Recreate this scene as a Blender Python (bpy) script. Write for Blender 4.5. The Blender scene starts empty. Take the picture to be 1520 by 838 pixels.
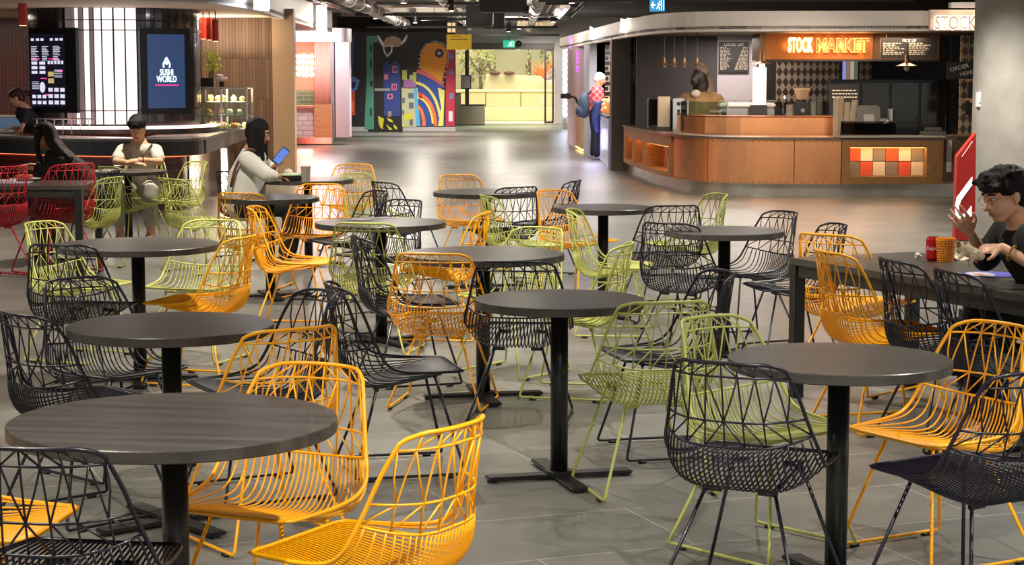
import bpy, bmesh, math, random
from mathutils import Vector, Matrix, Euler
R = math.radians
random.seed(7)
scene = bpy.context.scene
COL = scene.collection

# ---------------------------------------------------------------- camera
FPX, CX, CY, HC = 2850.0, 760.0, 419.0, 1.67
TH = math.atan((419 - 105) / FPX)
CT, ST = math.cos(TH), math.sin(TH)
cam = bpy.data.cameras.new('camera')
cam.sensor_width = 36.0
cam.lens = 36.0 * FPX / 1520.0
cam.clip_end = 300
camo = bpy.data.objects.new('camera', cam)
camo.location = (0, 0, HC)
camo.rotation_euler = (math.pi / 2 - TH, 0, 0)
COL.objects.link(camo)
scene.camera = camo

# ---------------------------------------------------------------- world, exposure
w = bpy.data.worlds.new('world'); scene.world = w; w.use_nodes = True
w.node_tree.nodes['Background'].inputs[0].default_value = (1.0, 0.95, 0.87, 1)
w.node_tree.nodes['Background'].inputs[1].default_value = 0.85
scene.view_settings.view_transform = 'Standard'
scene.view_settings.look = 'None'
scene.view_settings.gamma = 1.0
scene.view_settings.use_curve_mapping = False
scene.view_settings.exposure = 0.0

def at(px, py, d):
    r = (px - CX) / FPX; u = -(py - CY) / FPX
    dy = CT + u * ST; dz = -ST + u * CT
    t = d / dy
    return Vector((r * t, d, HC + dz * t))
def fl(px, py, z=0.0):
    r = (px - CX) / FPX; u = -(py - CY) / FPX
    dy = CT + u * ST; dz = -ST + u * CT
    t = (z - HC) / dz
    return Vector((r * t, dy * t, z))

# ---------------------------------------------------------------- lights
def lamp(name, kind, loc, energy, color, size=0.1, rot=None, spot=None, blend=0.6, sy=None):
    l = bpy.data.lights.new(name, kind)
    l.energy = energy; l.color = color
    if kind == 'AREA':
        l.size = size
        if sy: l.shape = 'RECTANGLE'; l.size_y = sy
    else:
        l.shadow_soft_size = size
    if kind == 'SPOT':
        l.spot_size = spot or R(110); l.spot_blend = blend
    o = bpy.data.objects.new(name, l); o.location = loc
    if rot: o.rotation_euler = rot
    COL.objects.link(o)
    return o
WARM = (1.0, 0.90, 0.76); NEUT = (1.0, 0.96, 0.88)
SPOTS = [(-2.2, 4.0), (1.0, 3.7), (2.9, 6.0), (-0.8, 10.9), (1.1, 8.9), (3.4, 9.8), (-3.0, 9.0), (-1.8, 6.6),
         (2.2, 13.4), (-2.4, 14.2), (0.2, 16.6), (3.8, 18.5), (-3.2, 18.4), (-0.8, 22.0), (2.2, 22.5),
         (-1.5, 30.0), (0.3, 37.0), (-1.8, 44.0), (0.2, 51.0), (0.6, 58.0), (-2.6, 50.6)]
POWER = {1: 560, 3: 560, 0: 360, 4: 220, 7: 130}
CEIL = 3.35
for i, (x, y) in enumerate(SPOTS):
    e = POWER.get(i, 300 if y < 12 else (390 if y < 18 else (570 if y < 28 else 760)))
    lamp('downlight_beam', 'SPOT', (x, y, CEIL - 0.32), e, NEUT if i % 3 else WARM, 0.05, (0, 0, 0), R(125), 0.7)

# ---------------------------------------------------------------- materials
def lin(c):
    return tuple(((v / 255.0) / 12.92 if v / 255.0 <= 0.04045 else ((v / 255.0 + 0.055) / 1.055) ** 2.4) for v in c)
MATS = {}
def mat(name, rgb, rough=0.5, metal=0.0, emit=None, es=1.0, alpha=None, spec=0.5, noise=None, bump=0.0, coat=0.0, trans=0.0):
    if name in MATS: return MATS[name]
    m = bpy.data.materials.new(name); m.use_nodes = True
    nt = m.node_tree; b = nt.nodes['Principled BSDF']
    c = lin(rgb)
    b.inputs['Base Color'].default_value = (*c, 1)
    b.inputs['Roughness'].default_value = rough
    b.inputs['Metallic'].default_value = metal
    b.inputs['Specular IOR Level'].default_value = spec
    b.inputs['Coat Weight'].default_value = coat
    b.inputs['Transmission Weight'].default_value = trans
    if emit:
        b.inputs['Emission Color'].default_value = (*lin(emit), 1)
        b.inputs['Emission Strength'].default_value = es
    if noise:
        sc, amt = noise
        tc = nt.nodes.new('ShaderNodeTexCoord'); n = nt.nodes.new('ShaderNodeTexNoise')
        n.inputs['Scale'].default_value = sc; n.inputs['Detail'].default_value = 5
        nt.links.new(tc.outputs['Object'], n.inputs['Vector'])
        mx = nt.nodes.new('ShaderNodeMix'); mx.data_type = 'RGBA'
        mx.inputs[6].default_value = (*[v * (1 - amt) for v in c], 1)
        mx.inputs[7].default_value = (*[min(1, v * (1 + amt)) for v in c], 1)
        nt.links.new(n.outputs['Fac'], mx.inputs[0]); nt.links.new(mx.outputs[2], b.inputs['Base Color'])
        if bump:
            bp = nt.nodes.new('ShaderNodeBump'); bp.inputs['Strength'].default_value = bump; bp.inputs['Distance'].default_value = 0.01
            nt.links.new(n.outputs['Fac'], bp.inputs['Height']); nt.links.new(bp.outputs['Normal'], b.inputs['Normal'])
    MATS[name] = m
    return m
def glow(name, rgb, es):
    return mat(name, (10, 10, 10), 0.5, 0, emit=rgb, es=es)
def glassm(name='clear_glass', tint=(235, 245, 240)):
    if name in MATS: return MATS[name]
    m = bpy.data.materials.new(name); m.use_nodes = True; nt = m.node_tree
    for n in list(nt.nodes): nt.nodes.remove(n)
    o = nt.nodes.new('ShaderNodeOutputMaterial'); t = nt.nodes.new('ShaderNodeBsdfTransparent'); g = nt.nodes.new('ShaderNodeBsdfGlossy')
    t.inputs[0].default_value = (*lin(tint), 1); g.inputs['Roughness'].default_value = 0.03
    f = nt.nodes.new('ShaderNodeFresnel'); f.inputs[0].default_value = 1.45
    x = nt.nodes.new('ShaderNodeMixShader')
    nt.links.new(f.outputs[0], x.inputs[0]); nt.links.new(t.outputs[0], x.inputs[1]); nt.links.new(g.outputs[0], x.inputs[2]); nt.links.new(x.outputs[0], o.inputs[0])
    MATS[name] = m
    return m
def brickm(name, c1, c2, mortar, bw, bh, ms=0.01, offset=0.5, rough=0.4, rot=0.0, plane='XZ', bump=0.3, noise=0.0):
    """procedural tile material; plane says which object axes carry the pattern"""
    if name in MATS: return MATS[name]
    m = bpy.data.materials.new(name); m.use_nodes = True; nt = m.node_tree; b = nt.nodes['Principled BSDF']
    tc = nt.nodes.new('ShaderNodeTexCoord'); sp = nt.nodes.new('ShaderNodeSeparateXYZ'); cb = nt.nodes.new('ShaderNodeCombineXYZ')
    nt.links.new(tc.outputs['Object'], sp.inputs[0])
    a = {'X': 0, 'Y': 1, 'Z': 2}
    nt.links.new(sp.outputs[a[plane[0]]], cb.inputs[0]); nt.links.new(sp.outputs[a[plane[1]]], cb.inputs[1])
    mp = nt.nodes.new('ShaderNodeMapping'); mp.inputs['Rotation'].default_value = (0, 0, rot)
    nt.links.new(cb.outputs[0], mp.inputs[0])
    br = nt.nodes.new('ShaderNodeTexBrick')
    br.offset = offset
    br.inputs['Color1'].default_value = (*lin(c1), 1); br.inputs['Color2'].default_value = (*lin(c2), 1); br.inputs['Mortar'].default_value = (*lin(mortar), 1)
    br.inputs['Scale'].default_value = 1; br.inputs['Brick Width'].default_value = bw; br.inputs['Row Height'].default_value = bh
    br.inputs['Mortar Size'].default_value = ms; br.inputs['Mortar Smooth'].default_value = 0.1
    nt.links.new(mp.outputs[0], br.inputs['Vector'])
    out = br.outputs['Color']
    if noise:
        n = nt.nodes.new('ShaderNodeTexNoise'); n.inputs['Scale'].default_value = 2.2; n.inputs['Detail'].default_value = 8; n.inputs['Roughness'].default_value = 0.65
        nt.links.new(cb.outputs[0], n.inputs['Vector'])
        rp = nt.nodes.new('ShaderNodeValToRGB')
        rp.color_ramp.elements[0].position = 0.3; rp.color_ramp.elements[0].color = (1 - noise,) * 3 + (1,)
        rp.color_ramp.elements[1].position = 0.7; rp.color_ramp.elements[1].color = (1 + noise * 0.3,) * 3 + (1,)
        nt.links.new(n.outputs['Fac'], rp.inputs[0])
        mx = nt.nodes.new('ShaderNodeMix'); mx.data_type = 'RGBA'; mx.blend_type = 'MULTIPLY'; mx.inputs[0].default_value = 1
        nt.links.new(out, mx.inputs[6]); nt.links.new(rp.outputs[0], mx.inputs[7]); out = mx.outputs[2]
    nt.links.new(out, b.inputs['Base Color']); b.inputs['Roughness'].default_value = rough
    if bump:
        bp = nt.nodes.new('ShaderNodeBump'); bp.inputs['Strength'].default_value = bump; bp.inputs['Distance'].default_value = 0.005; bp.invert = True
        nt.links.new(br.outputs['Fac'], bp.inputs['Height']); nt.links.new(bp.outputs['Normal'], b.inputs['Normal'])
    MATS[name] = m
    return m
def checkm(name, c1, c2, sc, rough=0.4, plane='XZ', rot=0.0, sy=1.0):
    if name in MATS: return MATS[name]
    m = bpy.data.materials.new(name); m.use_nodes = True; nt = m.node_tree; b = nt.nodes['Principled BSDF']
    tc = nt.nodes.new('ShaderNodeTexCoord'); sp = nt.nodes.new('ShaderNodeSeparateXYZ'); cb = nt.nodes.new('ShaderNodeCombineXYZ')
    nt.links.new(tc.outputs['Object'], sp.inputs[0]); a = {'X': 0, 'Y': 1, 'Z': 2}
    mm = nt.nodes.new('ShaderNodeMath'); mm.operation = 'MULTIPLY'; mm.inputs[1].default_value = sy
    nt.links.new(sp.outputs[a[plane[1]]], mm.inputs[0])
    nt.links.new(sp.outputs[a[plane[0]]], cb.inputs[0]); nt.links.new(mm.outputs[0], cb.inputs[1]); cb.inputs[2].default_value = 0.01
    mp = nt.nodes.new('ShaderNodeMapping'); mp.inputs['Rotation'].default_value = (0, 0, rot)
    nt.links.new(cb.outputs[0], mp.inputs[0])
    ck = nt.nodes.new('ShaderNodeTexChecker'); ck.inputs['Scale'].default_value = sc
    ck.inputs['Color1'].default_value = (*lin(c1), 1); ck.inputs['Color2'].default_value = (*lin(c2), 1)
    nt.links.new(mp.outputs[0], ck.inputs['Vector']); nt.links.new(ck.outputs[0], b.inputs['Base Color']); b.inputs['Roughness'].default_value = rough
    MATS[name] = m
    return m
def woodm(name, c1, c2, scale=(1, 18, 18), rough=0.4, spec=0.5):
    if name in MATS: return MATS[name]
    m = bpy.data.materials.new(name); m.use_nodes = True; nt = m.node_tree; b = nt.nodes['Principled BSDF']
    tc = nt.nodes.new('ShaderNodeTexCoord'); mp = nt.nodes.new('ShaderNodeMapping'); mp.inputs['Scale'].default_value = scale
    n = nt.nodes.new('ShaderNodeTexNoise'); n.inputs['Scale'].default_value = 2.0; n.inputs['Detail'].default_value = 6
    mx = nt.nodes.new('ShaderNodeMix'); mx.data_type = 'RGBA'
    mx.inputs[6].default_value = (*lin(c1), 1); mx.inputs[7].default_value = (*lin(c2), 1)
    rp = nt.nodes.new('ShaderNodeMapRange'); rp.inputs[1].default_value = 0.34; rp.inputs[2].default_value = 0.66
    nt.links.new(tc.outputs['Object'], mp.inputs[0]); nt.links.new(mp.outputs[0], n.inputs['Vector']); nt.links.new(n.outputs['Fac'], rp.inputs[0]); nt.links.new(rp.outputs[0], mx.inputs[0])
    nt.links.new(mx.outputs[2], b.inputs['Base Color']); b.inputs['Roughness'].default_value = rough; b.inputs['Specular IOR Level'].default_value = spec
    MATS[name] = m
    return m

M_BLACK = mat('matt_black', (22, 21, 22), 0.5)
M_DARK = mat('dark_charcoal', (40, 38, 38), 0.6)
M_WHITE = mat('white_paint', (225, 222, 218), 0.5)
M_STEEL = mat('brushed_steel', (190, 188, 185), 0.28, 1.0)
M_CHROME = mat('chrome', (220, 220, 220), 0.1, 1.0)

# ---------------------------------------------------------------- mesh helpers
def thing(name, label, cat, loc=(0, 0, 0), rz=0, group=None):
    o = bpy.data.objects.new(name, None); COL.objects.link(o)
    o.empty_display_size = 0.1
    o.location = loc; o.rotation_euler = (0, 0, rz); o['label'] = label; o['category'] = cat
    if group: o['group'] = group
    return o
def tag(o, label, cat, group=None, kind=None):
    o['label'] = label; o['category'] = cat
    if group: o['group'] = group
    if kind: o['kind'] = kind
    return o
def obj(name, bm, m, parent=None, smooth=False, label=None, world=False):
    me = bpy.data.meshes.new(name)
    bmesh.ops.recalc_face_normals(bm, faces=bm.faces)
    bm.to_mesh(me); bm.free()
    if smooth:
        for p in me.polygons: p.use_smooth = True
    ms = m if isinstance(m, (list, tuple)) else [m]
    for q in ms: me.materials.append(q)
    o = bpy.data.objects.new(name, me); COL.objects.link(o)
    if parent:
        o.parent = parent
        if world:
            bpy.context.view_layer.update()
            o.matrix_parent_inverse = parent.matrix_world.inverted()
    if label: o['label'] = label
    return o
def struct(name, bm, m):
    o = obj(name, bm, m); o['kind'] = 'structure'; return o
def NB(): return bmesh.new()
def box(bm, x0, x1, y0, y1, z0, z1, bev=0.0, M=None):
    r = bmesh.ops.create_cube(bm, size=1)
    vs = r['verts']
    for v in vs:
        v.co = Vector((x0 + (v.co.x + .5) * (x1 - x0), y0 + (v.co.y + .5) * (y1 - y0), z0 + (v.co.z + .5) * (z1 - z0)))
    if bev:
        es = list({e for v in vs for e in v.link_edges})
        g = bmesh.ops.bevel(bm, geom=es, offset=bev, segments=2, affect='EDGES')
        vs = list({v for f in g['faces'] for v in f.verts} | {v for v in vs if v.is_valid})
    if M: 
        for v in vs: v.co = M @ v.co
    return vs
def boxp(bm, px0, py0, px1, py1, d, t, bev=0.0):
    """box whose front face at distance d spans the given directions; t deep"""
    a = at(px0, py1, d); b = at(px1, py0, d)
    return box(bm, a.x, b.x, d, d + t, a.z, b.z, bev)
def cyl(bm, p0, p1, r0, r1=None, seg=16, caps=True):
    r1 = r0 if r1 is None else r1
    p0 = Vector(p0); p1 = Vector(p1); d = p1 - p0
    q = d.to_track_quat('Z', 'Y').to_matrix().to_4x4()
    g = bmesh.ops.create_cone(bm, cap_ends=caps, segments=seg, radius1=r0, radius2=r1, depth=d.length)
    M = Matrix.Translation((p0 + p1) / 2) @ q
    for v in g['verts']: v.co = M @ v.co
    return g['verts']
def ell(bm, c, r, rot=None, seg=16, rings=10):
    g = bmesh.ops.create_uvsphere(bm, u_segments=seg, v_segments=rings, radius=1)
    M = Matrix.Translation(Vector(c)) @ (rot.to_4x4() if rot else Matrix.Identity(4)) @ Matrix.Diagonal((r[0], r[1], r[2], 1))
    for v in g['verts']: v.co = M @ v.co
def tube(bm, pts, r, seg=6, closed=False):
    pts = [Vector(p) for p in pts]
    rs = r if isinstance(r, (list, tuple)) else [r] * len(pts)
    n = len(pts); rings = []; up = None
    for i, p in enumerate(pts):
        if closed: t = pts[(i + 1) % n] - pts[i - 1]
        else: t = pts[min(i + 1, n - 1)] - pts[max(i - 1, 0)]
        if t.length < 1e-9: t = Vector((0, 0, 1))
        t.normalize()
        if up is None:
            up = Vector((0, 0, 1)) if abs(t.z) < 0.9 else Vector((1, 0, 0))
        up = (up - t * up.dot(t))
        if up.length < 1e-6: up = t.orthogonal()
        up.normalize(); s = t.cross(up)
        rings.append([bm.verts.new(p + (up * math.cos(2 * math.pi * k / seg) + s * math.sin(2 * math.pi * k / seg)) * rs[i]) for k in range(seg)])
    m = n if closed else n - 1
    for i in range(m):
        a = rings[i]; b = rings[(i + 1) % n]
        off = 0
        if closed and i == n - 1:
            off = min(range(seg), key=lambda o: (a[0].co - b[o].co).length)
        for k in range(seg):
            bm.faces.new((a[k], a[(k + 1) % seg], b[(k + 1 + off) % seg], b[(k + off) % seg]))
    if not closed:
        bm.faces.new(rings[0][::-1]); bm.faces.new(rings[-1])
def chain(bm, pts, rs, seg=12):
    """tapered limb with rounded ends"""
    pts = [Vector(p) for p in pts]; P = []; Q = []
    for i in range(len(pts) - 1):
        n = 5
        for k in range(n):
            t = k / n; P.append(pts[i].lerp(pts[i + 1], t)); Q.append(rs[i] + (rs[i + 1] - rs[i]) * t)
    P.append(pts[-1]); Q.append(rs[-1])
    d0 = (P[0] - P[1]).normalized(); d1 = (P[-1] - P[-2]).normalized()
    S = [P[0] + d0 * Q[0] * math.sin(a) for a in (R(85), R(60), R(30))]; SR = [Q[0] * math.cos(a) for a in (R(85), R(60), R(30))]
    E = [P[-1] + d1 * Q[-1] * math.sin(a) for a in (R(30), R(60), R(85))]; ER = [Q[-1] * math.cos(a) for a in (R(30), R(60), R(85))]
    tube(bm, S + P + E, SR + Q + ER, seg)
def chaikin(p, n=2, closed=False):
    for _ in range(n):
        q = []
        m = len(p)
        if not closed: q.append(p[0])
        for i in range(m if closed else m - 1):
            a, b = p[i], p[(i + 1) % m]
            if closed or i > 0: q.append(a * .75 + b * .25)
            if closed or i < m - 2: q.append(a * .25 + b * .75)
        if not closed: q.append(p[-1])
        p = q
    return p
def prism(bm, pts, z0, z1):
    b = [bm.verts.new((p[0], p[1], z0)) for p in pts]; t = [bm.verts.new((p[0], p[1], z1)) for p in pts]
    n = len(pts)
    bm.faces.new(b[::-1]); bm.faces.new(t)
    for i in range(n): bm.faces.new((b[i], b[(i + 1) % n], t[(i + 1) % n], t[i]))
def ribbon(bm, path, off0, off1, z0, z1):
    """solid strip following a plan path; offsets along the left-hand normal"""
    P = [Vector((p[0], p[1], 0)) for p in path]; N = []
    for i in range(len(P)):
        t = (P[min(i + 1, len(P) - 1)] - P[max(i - 1, 0)]).normalized(); N.append(Vector((-t.y, t.x, 0)))
    A = [p + n * off0 for p, n in zip(P, N)]; B = [p + n * off1 for p, n in zip(P, N)]
    def ring(i): return [bm.verts.new((A[i].x, A[i].y, z0)), bm.verts.new((B[i].x, B[i].y, z0)), bm.verts.new((B[i].x, B[i].y, z1)), bm.verts.new((A[i].x, A[i].y, z1))]
    Q = [ring(i) for i in range(len(P))]
    for a, b in zip(Q, Q[1:]):
        for k in range(4): bm.faces.new((a[k], a[(k + 1) % 4], b[(k + 1) % 4], b[k]))
    bm.faces.new(Q[0][::-1]); bm.faces.new(Q[-1])
def plate(bm, pts, o, ux, uz, t):
    """flat polygon given in 2D, standing at o with axes ux/uz and thickness t towards the front"""
    n = ux.cross(uz).normalized()
    f = [bm.verts.new(o + ux * p[0] + uz * p[1]) for p in pts]
    b = [bm.verts.new(o + ux * p[0] + uz * p[1] + n * t) for p in pts]
    k = len(pts)
    bm.faces.new(f); bm.faces.new(b[::-1])
    for i in range(k): bm.faces.new((f[i], f[(i + 1) % k], b[(i + 1) % k], b[i]))
def text(name, body, loc, size, m, parent, rot=(math.pi / 2, 0, 0), depth=0.01, sx=1.0, bold=0.0, align='CENTER', world=True):
    cu = bpy.data.curves.new(name, 'FONT'); cu.body = body; cu.size = size; cu.extrude = depth / 2; cu.align_x = align; cu.align_y = 'CENTER'
    cu.offset = bold; cu.resolution_u = 3
    t = bpy.data.objects.new('t', cu); COL.objects.link(t)
    bpy.context.view_layer.update()
    me = bpy.data.meshes.new_from_object(t.evaluated_get(bpy.context.evaluated_depsgraph_get()))
    COL.objects.unlink(t); bpy.data.objects.remove(t)
    me.materials.clear(); me.materials.append(m)
    o = bpy.data.objects.new(name, me); COL.objects.link(o)
    o.location = loc; o.rotation_euler = rot; o.scale = (sx, 1, 1)
    if parent:
        o.parent = parent
        if world:
            bpy.context.view_layer.update(); o.matrix_parent_inverse = parent.matrix_world.inverted()
    return o
def dup(root, loc=None, rz=None, label=None):
    r = root.copy(); COL.objects.link(r)
    if loc is not None: r.location = loc
    if rz is not None: r.rotation_euler = (0, 0, rz)
    if label: r['label'] = label
    for ch in list(root.children):
        c = ch.copy(); COL.objects.link(c); c.parent = r
        for g in ch.children:
            d = g.copy(); COL.objects.link(d); d.parent = c
    return r
# ================================================================= SETTING
bm = NB(); box(bm, -16, 16, -6, 62, -0.2, 0)
struct('floor', bm, brickm('stone_floor', (128, 127, 120), (116, 115, 109), (172, 168, 158), 1.2, 0.6, 0.0035, 0.5, 0.34, R(-21), 'XY', 0.1, 0.34))
bm = NB(); box(bm, -16, 16, -6, 62, CEIL, CEIL + 0.2)
struct('ceiling', bm, mat('ceiling_grey', (120, 112, 104), 0.8, noise=(0.8, 0.3)))
M_PLASTER = mat('pale_plaster', (205, 198, 190), 0.6)
# end wall around the glass doors
bm = NB()
boxp(bm, 823, 58, 860, 183.2, 61.0, 0.3); boxp(bm, 676, 58, 823, 64, 61.0, 0.3); a_ = at(860, 58, 61.0); c_ = at(676, 58, 61.0); box(bm, a_.x, 12, 61, 61.3, 0, CEIL); box(bm, c_.x, a_.x, 61, 61.3, a_.z, CEIL); box(bm, -12, c_.x - .3, 61, 61.3, 0, CEIL)
struct('wall_far', bm, M_PLASTER)
bm = NB(); boxp(bm, 500, 25, 664, 60, 53.4, 0.2)
struct('trim_bulkhead', bm, M_DARK)
# side walls that close the hall
bm = NB(); box(bm, -12.3, -12.0, 22, 62, 0, CEIL); struct('wall_left', bm, mat('dark_side_wall', (58, 46, 42), 0.7))
bm = NB(); box(bm, 12.0, 12.3, 22, 62, 0, CEIL); struct('wall_right', bm, mat('dark_side_wall2', (60, 54, 48), 0.7))
# tiled walls behind the sushi counter
bm = NB(); box(bm, -12, -4.95, 29.8, 30.0, 0, 2.6)
struct('wall_tiled', bm, brickm('red_brown_tile', (112, 52, 40), (98, 44, 34), (52, 24, 20), 0.055, 0.72, 0.006, 0.0, 0.25, 0, 'XZ', 0.3))
bm = NB(); a = at(300, 35, 29.5); b = at(407, 35, 29.5); box(bm, a.x, b.x, 29.4, 29.6, 0, 2.6)
struct('wall_stacked_tile', bm, brickm('taupe_tile', (128, 104, 88), (104, 84, 72), (78, 62, 52), 0.05, 0.62, 0.004, 0.0, 0.5, 0, 'XZ', 0.4))
bm = NB(); b2 = at(438, 35, 29.4); box(bm, b.x, b2.x, 29.2, 29.45, 0, 2.6)
struct('trim_column_beige', bm, mat('beige_column', (176, 152, 128), 0.6, noise=(2, 0.05)))

# left canopy: fascia band and soffit
SOF = 2.44
fpath = [(-3.62, 39), (-3.58, 36), (-3.5, 32), (-3.38, 28), (-3.28, 25.5), (-3.3, 23.8), (-3.45, 22.5), (-3.8, 21.6), (-4.4, 21.0), (-5.5, 20.7), (-8, 20.6), (-12, 20.6)]
fp = chaikin([Vector((p[0], p[1], 0)) for p in fpath], 2)
bm = NB(); ribbon(bm, fp, 0, -0.12, SOF, SOF + 0.42)
struct('trim_fascia_left', bm, mat('grey_fascia', (196, 188, 180), 0.55))
bm = NB(); prism(bm, [(p.x + .0, p.y) for p in fp] + [(-12, 39)], SOF + 0.03, SOF + 0.08)
struct('trim_soffit_left', bm, mat('soffit_cream', (214, 196, 176), 0.7))

# right canopy
RS = 2.19
rp = [(1.16, 47), (1.28, 44), (1.5, 37), (1.68, 32), (1.82, 29.0), (1.96, 27.2), (2.25, 26.1), (2.8, 25.65), (3.6, 25.55), (5.0, 25.5), (12, 25.5)]
rpp = chaikin([Vector((p[0], p[1], 0)) for p in rp], 2)
bm = NB(); ribbon(bm, rpp, 0, 0.12, RS, RS + 0.265)
struct('trim_fascia_right', bm, mat('fascia_offwhite', (232, 220, 208), 0.5))
bm = NB(); prism(bm, [(p.x, p.y) for p in rpp] + [(12, 47)], RS + 0.03, RS + 0.07)
struct('trim_soffit_right', bm, mat('soffit_dark', (92, 82, 74), 0.7))

# ================================================================= CEILING SERVICES
rng = random.Random(3)
M_DUCT = mat('galvanised_duct', (170, 165, 158), 0.35, 0.8)
M_CEILPANEL = mat('ceiling_panel_grey', (186, 178, 166), 0.6)
k = 0
for y in (27.5, 31, 34.5, 38, 41.5, 45, 48.5, 52, 55.5, 59):
    bm = NB(); box(bm, -4.6 if y > 30 else -3.2, 1.6 if y > 30 else 6, y, y + 0.32, CEIL - 0.22, CEIL - 0.001, 0.02)
    tag(obj('ceiling_beam', bm, M_CEILPANEL), 'grey concrete beam crossing the exposed ceiling', 'beam', 'ceiling beams')
for i, (x, r_, y0, y1, z) in enumerate([(-2.9, .12, 30, 58, 2.93), (-1.3, .07, 32, 60, 2.98), (0.5, .11, 32, 59, 2.95)]):
    t = thing('air_duct', ['wide silver round duct along the left of the ceiling', 'slim silver duct along the middle of the ceiling', 'silver duct nearest the exit sign along the ceiling'][i], 'duct', (x, y0, z), 0, 'ceiling ducts')
    bm = NB(); cyl(bm, (0, 0, 0), (0, y1 - y0, 0), r_, seg=20); obj('duct_pipe', bm, M_DUCT, t, True)
    bm = NB()
    for j in range(int((y1 - y0) / 2)): cyl(bm, (0, j * 2 + .5, 0), (0, j * 2 + .56, 0), r_ + .02, seg=20)
    for j in range(int((y1 - y0) / 4)): cyl(bm, (0, j * 4 + 1, r_), (0, j * 4 + 1, CEIL - z), .008, seg=6)
    obj('duct_bands', bm, M_DUCT, t)
bm = NB(); box(bm, 0.15, 1.15, 50, 57, 2.92, 2.96, 0.01); box(bm, 0.9, 1.2, 40, 48, 2.95, 3.15, 0.01)
tag(obj('foil_duct', bm, mat('foil_wrap', (200, 190, 175), 0.2, 1.0, noise=(6, .2), bump=0.9)), 'crinkled foil covered duct near the right of the ceiling', 'duct')
# black cable trays / track rails across
for i, (x0, x1, y, z) in enumerate([(-3.3, -0.2, 33, 2.98), (-2.6, 1.2, 37, 2.95), (-3.4, 0.9, 42, 2.88), (-2.2, 1.1, 46.5, 2.9), (-3.8, 1.2, 50.5, 2.8), (-2.7, 1.4, 57, 2.72), (-1.5, 1.6, 30, 2.9), (0.4, 6, 29, 2.72)]):
    t = thing('lighting_track', 'black lighting track hung across the ceiling, number of spotlights on it', 'track light', (x0, y, z), 0, 'black lighting tracks')
    t['label'] = 'black lighting track hung across the exposed ceiling with cylinder spotlights below'
    bm = NB(); box(bm, 0, x1 - x0, -.03, .03, -.03, .03, .005); obj('rail', bm, M_BLACK, t)
    bm = NB()
    for j in range(3): cyl(bm, ((x1 - x0) * (.1 + .4 * j), 0, 0), ((x1 - x0) * (.1 + .4 * j), 0, CEIL - z), .008, seg=6)
    obj('hanger_rod', bm, M_BLACK, t)
M_LED = glow('lamp_lens', (255, 240, 215), 14)
def spotlight_proto():
    t = thing('cylinder_spotlight', 'black cylinder spotlight hanging from the ceiling', 'spotlight', (0, 0, 0), 0, 'black cylinder spotlights')
    bm = NB(); cyl(bm, (0, 0, 0), (0, 0, .26), .065, seg=16); obj('housing', bm, M_BLACK, t, False)
    bm = NB(); cyl(bm, (0, 0, -.004), (0, 0, .0), .045, seg=16); obj('lens', bm, M_LED, t)
    bm = NB(); cyl(bm, (0, 0, .26), (0, 0, .5), .012, seg=8); obj('stem', bm, M_BLACK, t)
    return t
sp0 = spotlight_proto(); first = True
SPL = [(-3.0, 29.5), (-2.2, 31.5), (-1.9, 34), (-2.9, 37), (-1.2, 38.5), (-.5, 35.5), (.1, 33), (.55, 30.5), (1.05, 34), (-.9, 42), (-3.1, 44), (.3, 43), (-2.4, 48), (-1.4, 52.5), (.2, 55), (1.0, 47), (-3.4, 52), (-.1, 58.5), (2.1, 28.2), (3.3, 24.2), (-1.6, 28)]
for (x, y) in SPL:
    z = CEIL - .5
    o = sp0 if first else dup(sp0, (x, y, z)); o.location = (x, y, z)
    first = False
for (x, y) in SPOTS:
    if y < 26: o = dup(sp0, (x, y, CEIL - .28)); o['label'] = 'black cylinder spotlight hanging from the ceiling'
# wide black equipment boxes
for i, (px, py, d, w_, h_, lab) in enumerate([(747, 8, 31, .75, .22, 'wide black equipment box at the top centre of the ceiling'), (712, 24, 36, .5, .4, 'black square equipment box left of centre in the ceiling'), (733, 30, 40, .45, .36, 'black cube speaker hanging above the yellow sign')]):
    c = at(px, py, d); t = thing('ceiling_speaker', lab, 'equipment box', c)
    bm = NB(); box(bm, -w_ / 2, w_ / 2, -.2, .2, -h_ / 2, h_ / 2, .02); obj('casing', bm, M_BLACK, t)
    bm = NB(); cyl(bm, (0, 0, h_ / 2), (0, 0, CEIL - c.z), .015, seg=8); obj('bracket', bm, M_BLACK, t)
    bm = NB(); cyl(bm, (0, -.205, 0), (0, -.2, 0), min(w_, h_) * .35, seg=20); obj('grille', bm, M_DARK, t)

for (x, y) in ((-2, 33), (.2, 40), (-2.2, 47), (-.4, 55)):  # unseen fill points added to brighten the ceiling void
    lamp('ceiling_fill', 'POINT', (x, y, 2.75), 120, (1, .92, .8), .15)
lamp('far_wall_fill', 'SPOT', (1.0, 57.2, 2.95), 500, (1, .95, .9), .05, (R(55), 0, 0), R(70), .6)  # added spot with no fixture, lifts the white wall beside the doors
rr = random.Random(12)
for i in range(12):
    x = rr.uniform(-4.2, 1.6); y0 = rr.uniform(29, 40); L_ = rr.uniform(12, 20); z = rr.uniform(3.0, 3.25)
    tt = thing('ceiling_conduit', 'thin pipe running away along the exposed ceiling', 'pipe', (x, y0, z), 0, 'thin ceiling pipes')
    bm = NB(); cyl(bm, (0, 0, 0), (0, L_, 0), rr.choice((.02, .03, .045)), seg=8); obj('pipe', bm, [M_DUCT, M_BLACK, M_WHITE][i % 3], tt, True)
    bm = NB()
    for j in range(3): cyl(bm, (0, L_ * (.1 + .4 * j), 0), (0, L_ * (.1 + .4 * j), CEIL - z), .008, seg=6)
    obj('hanger_rod', bm, M_BLACK, tt)
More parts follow.
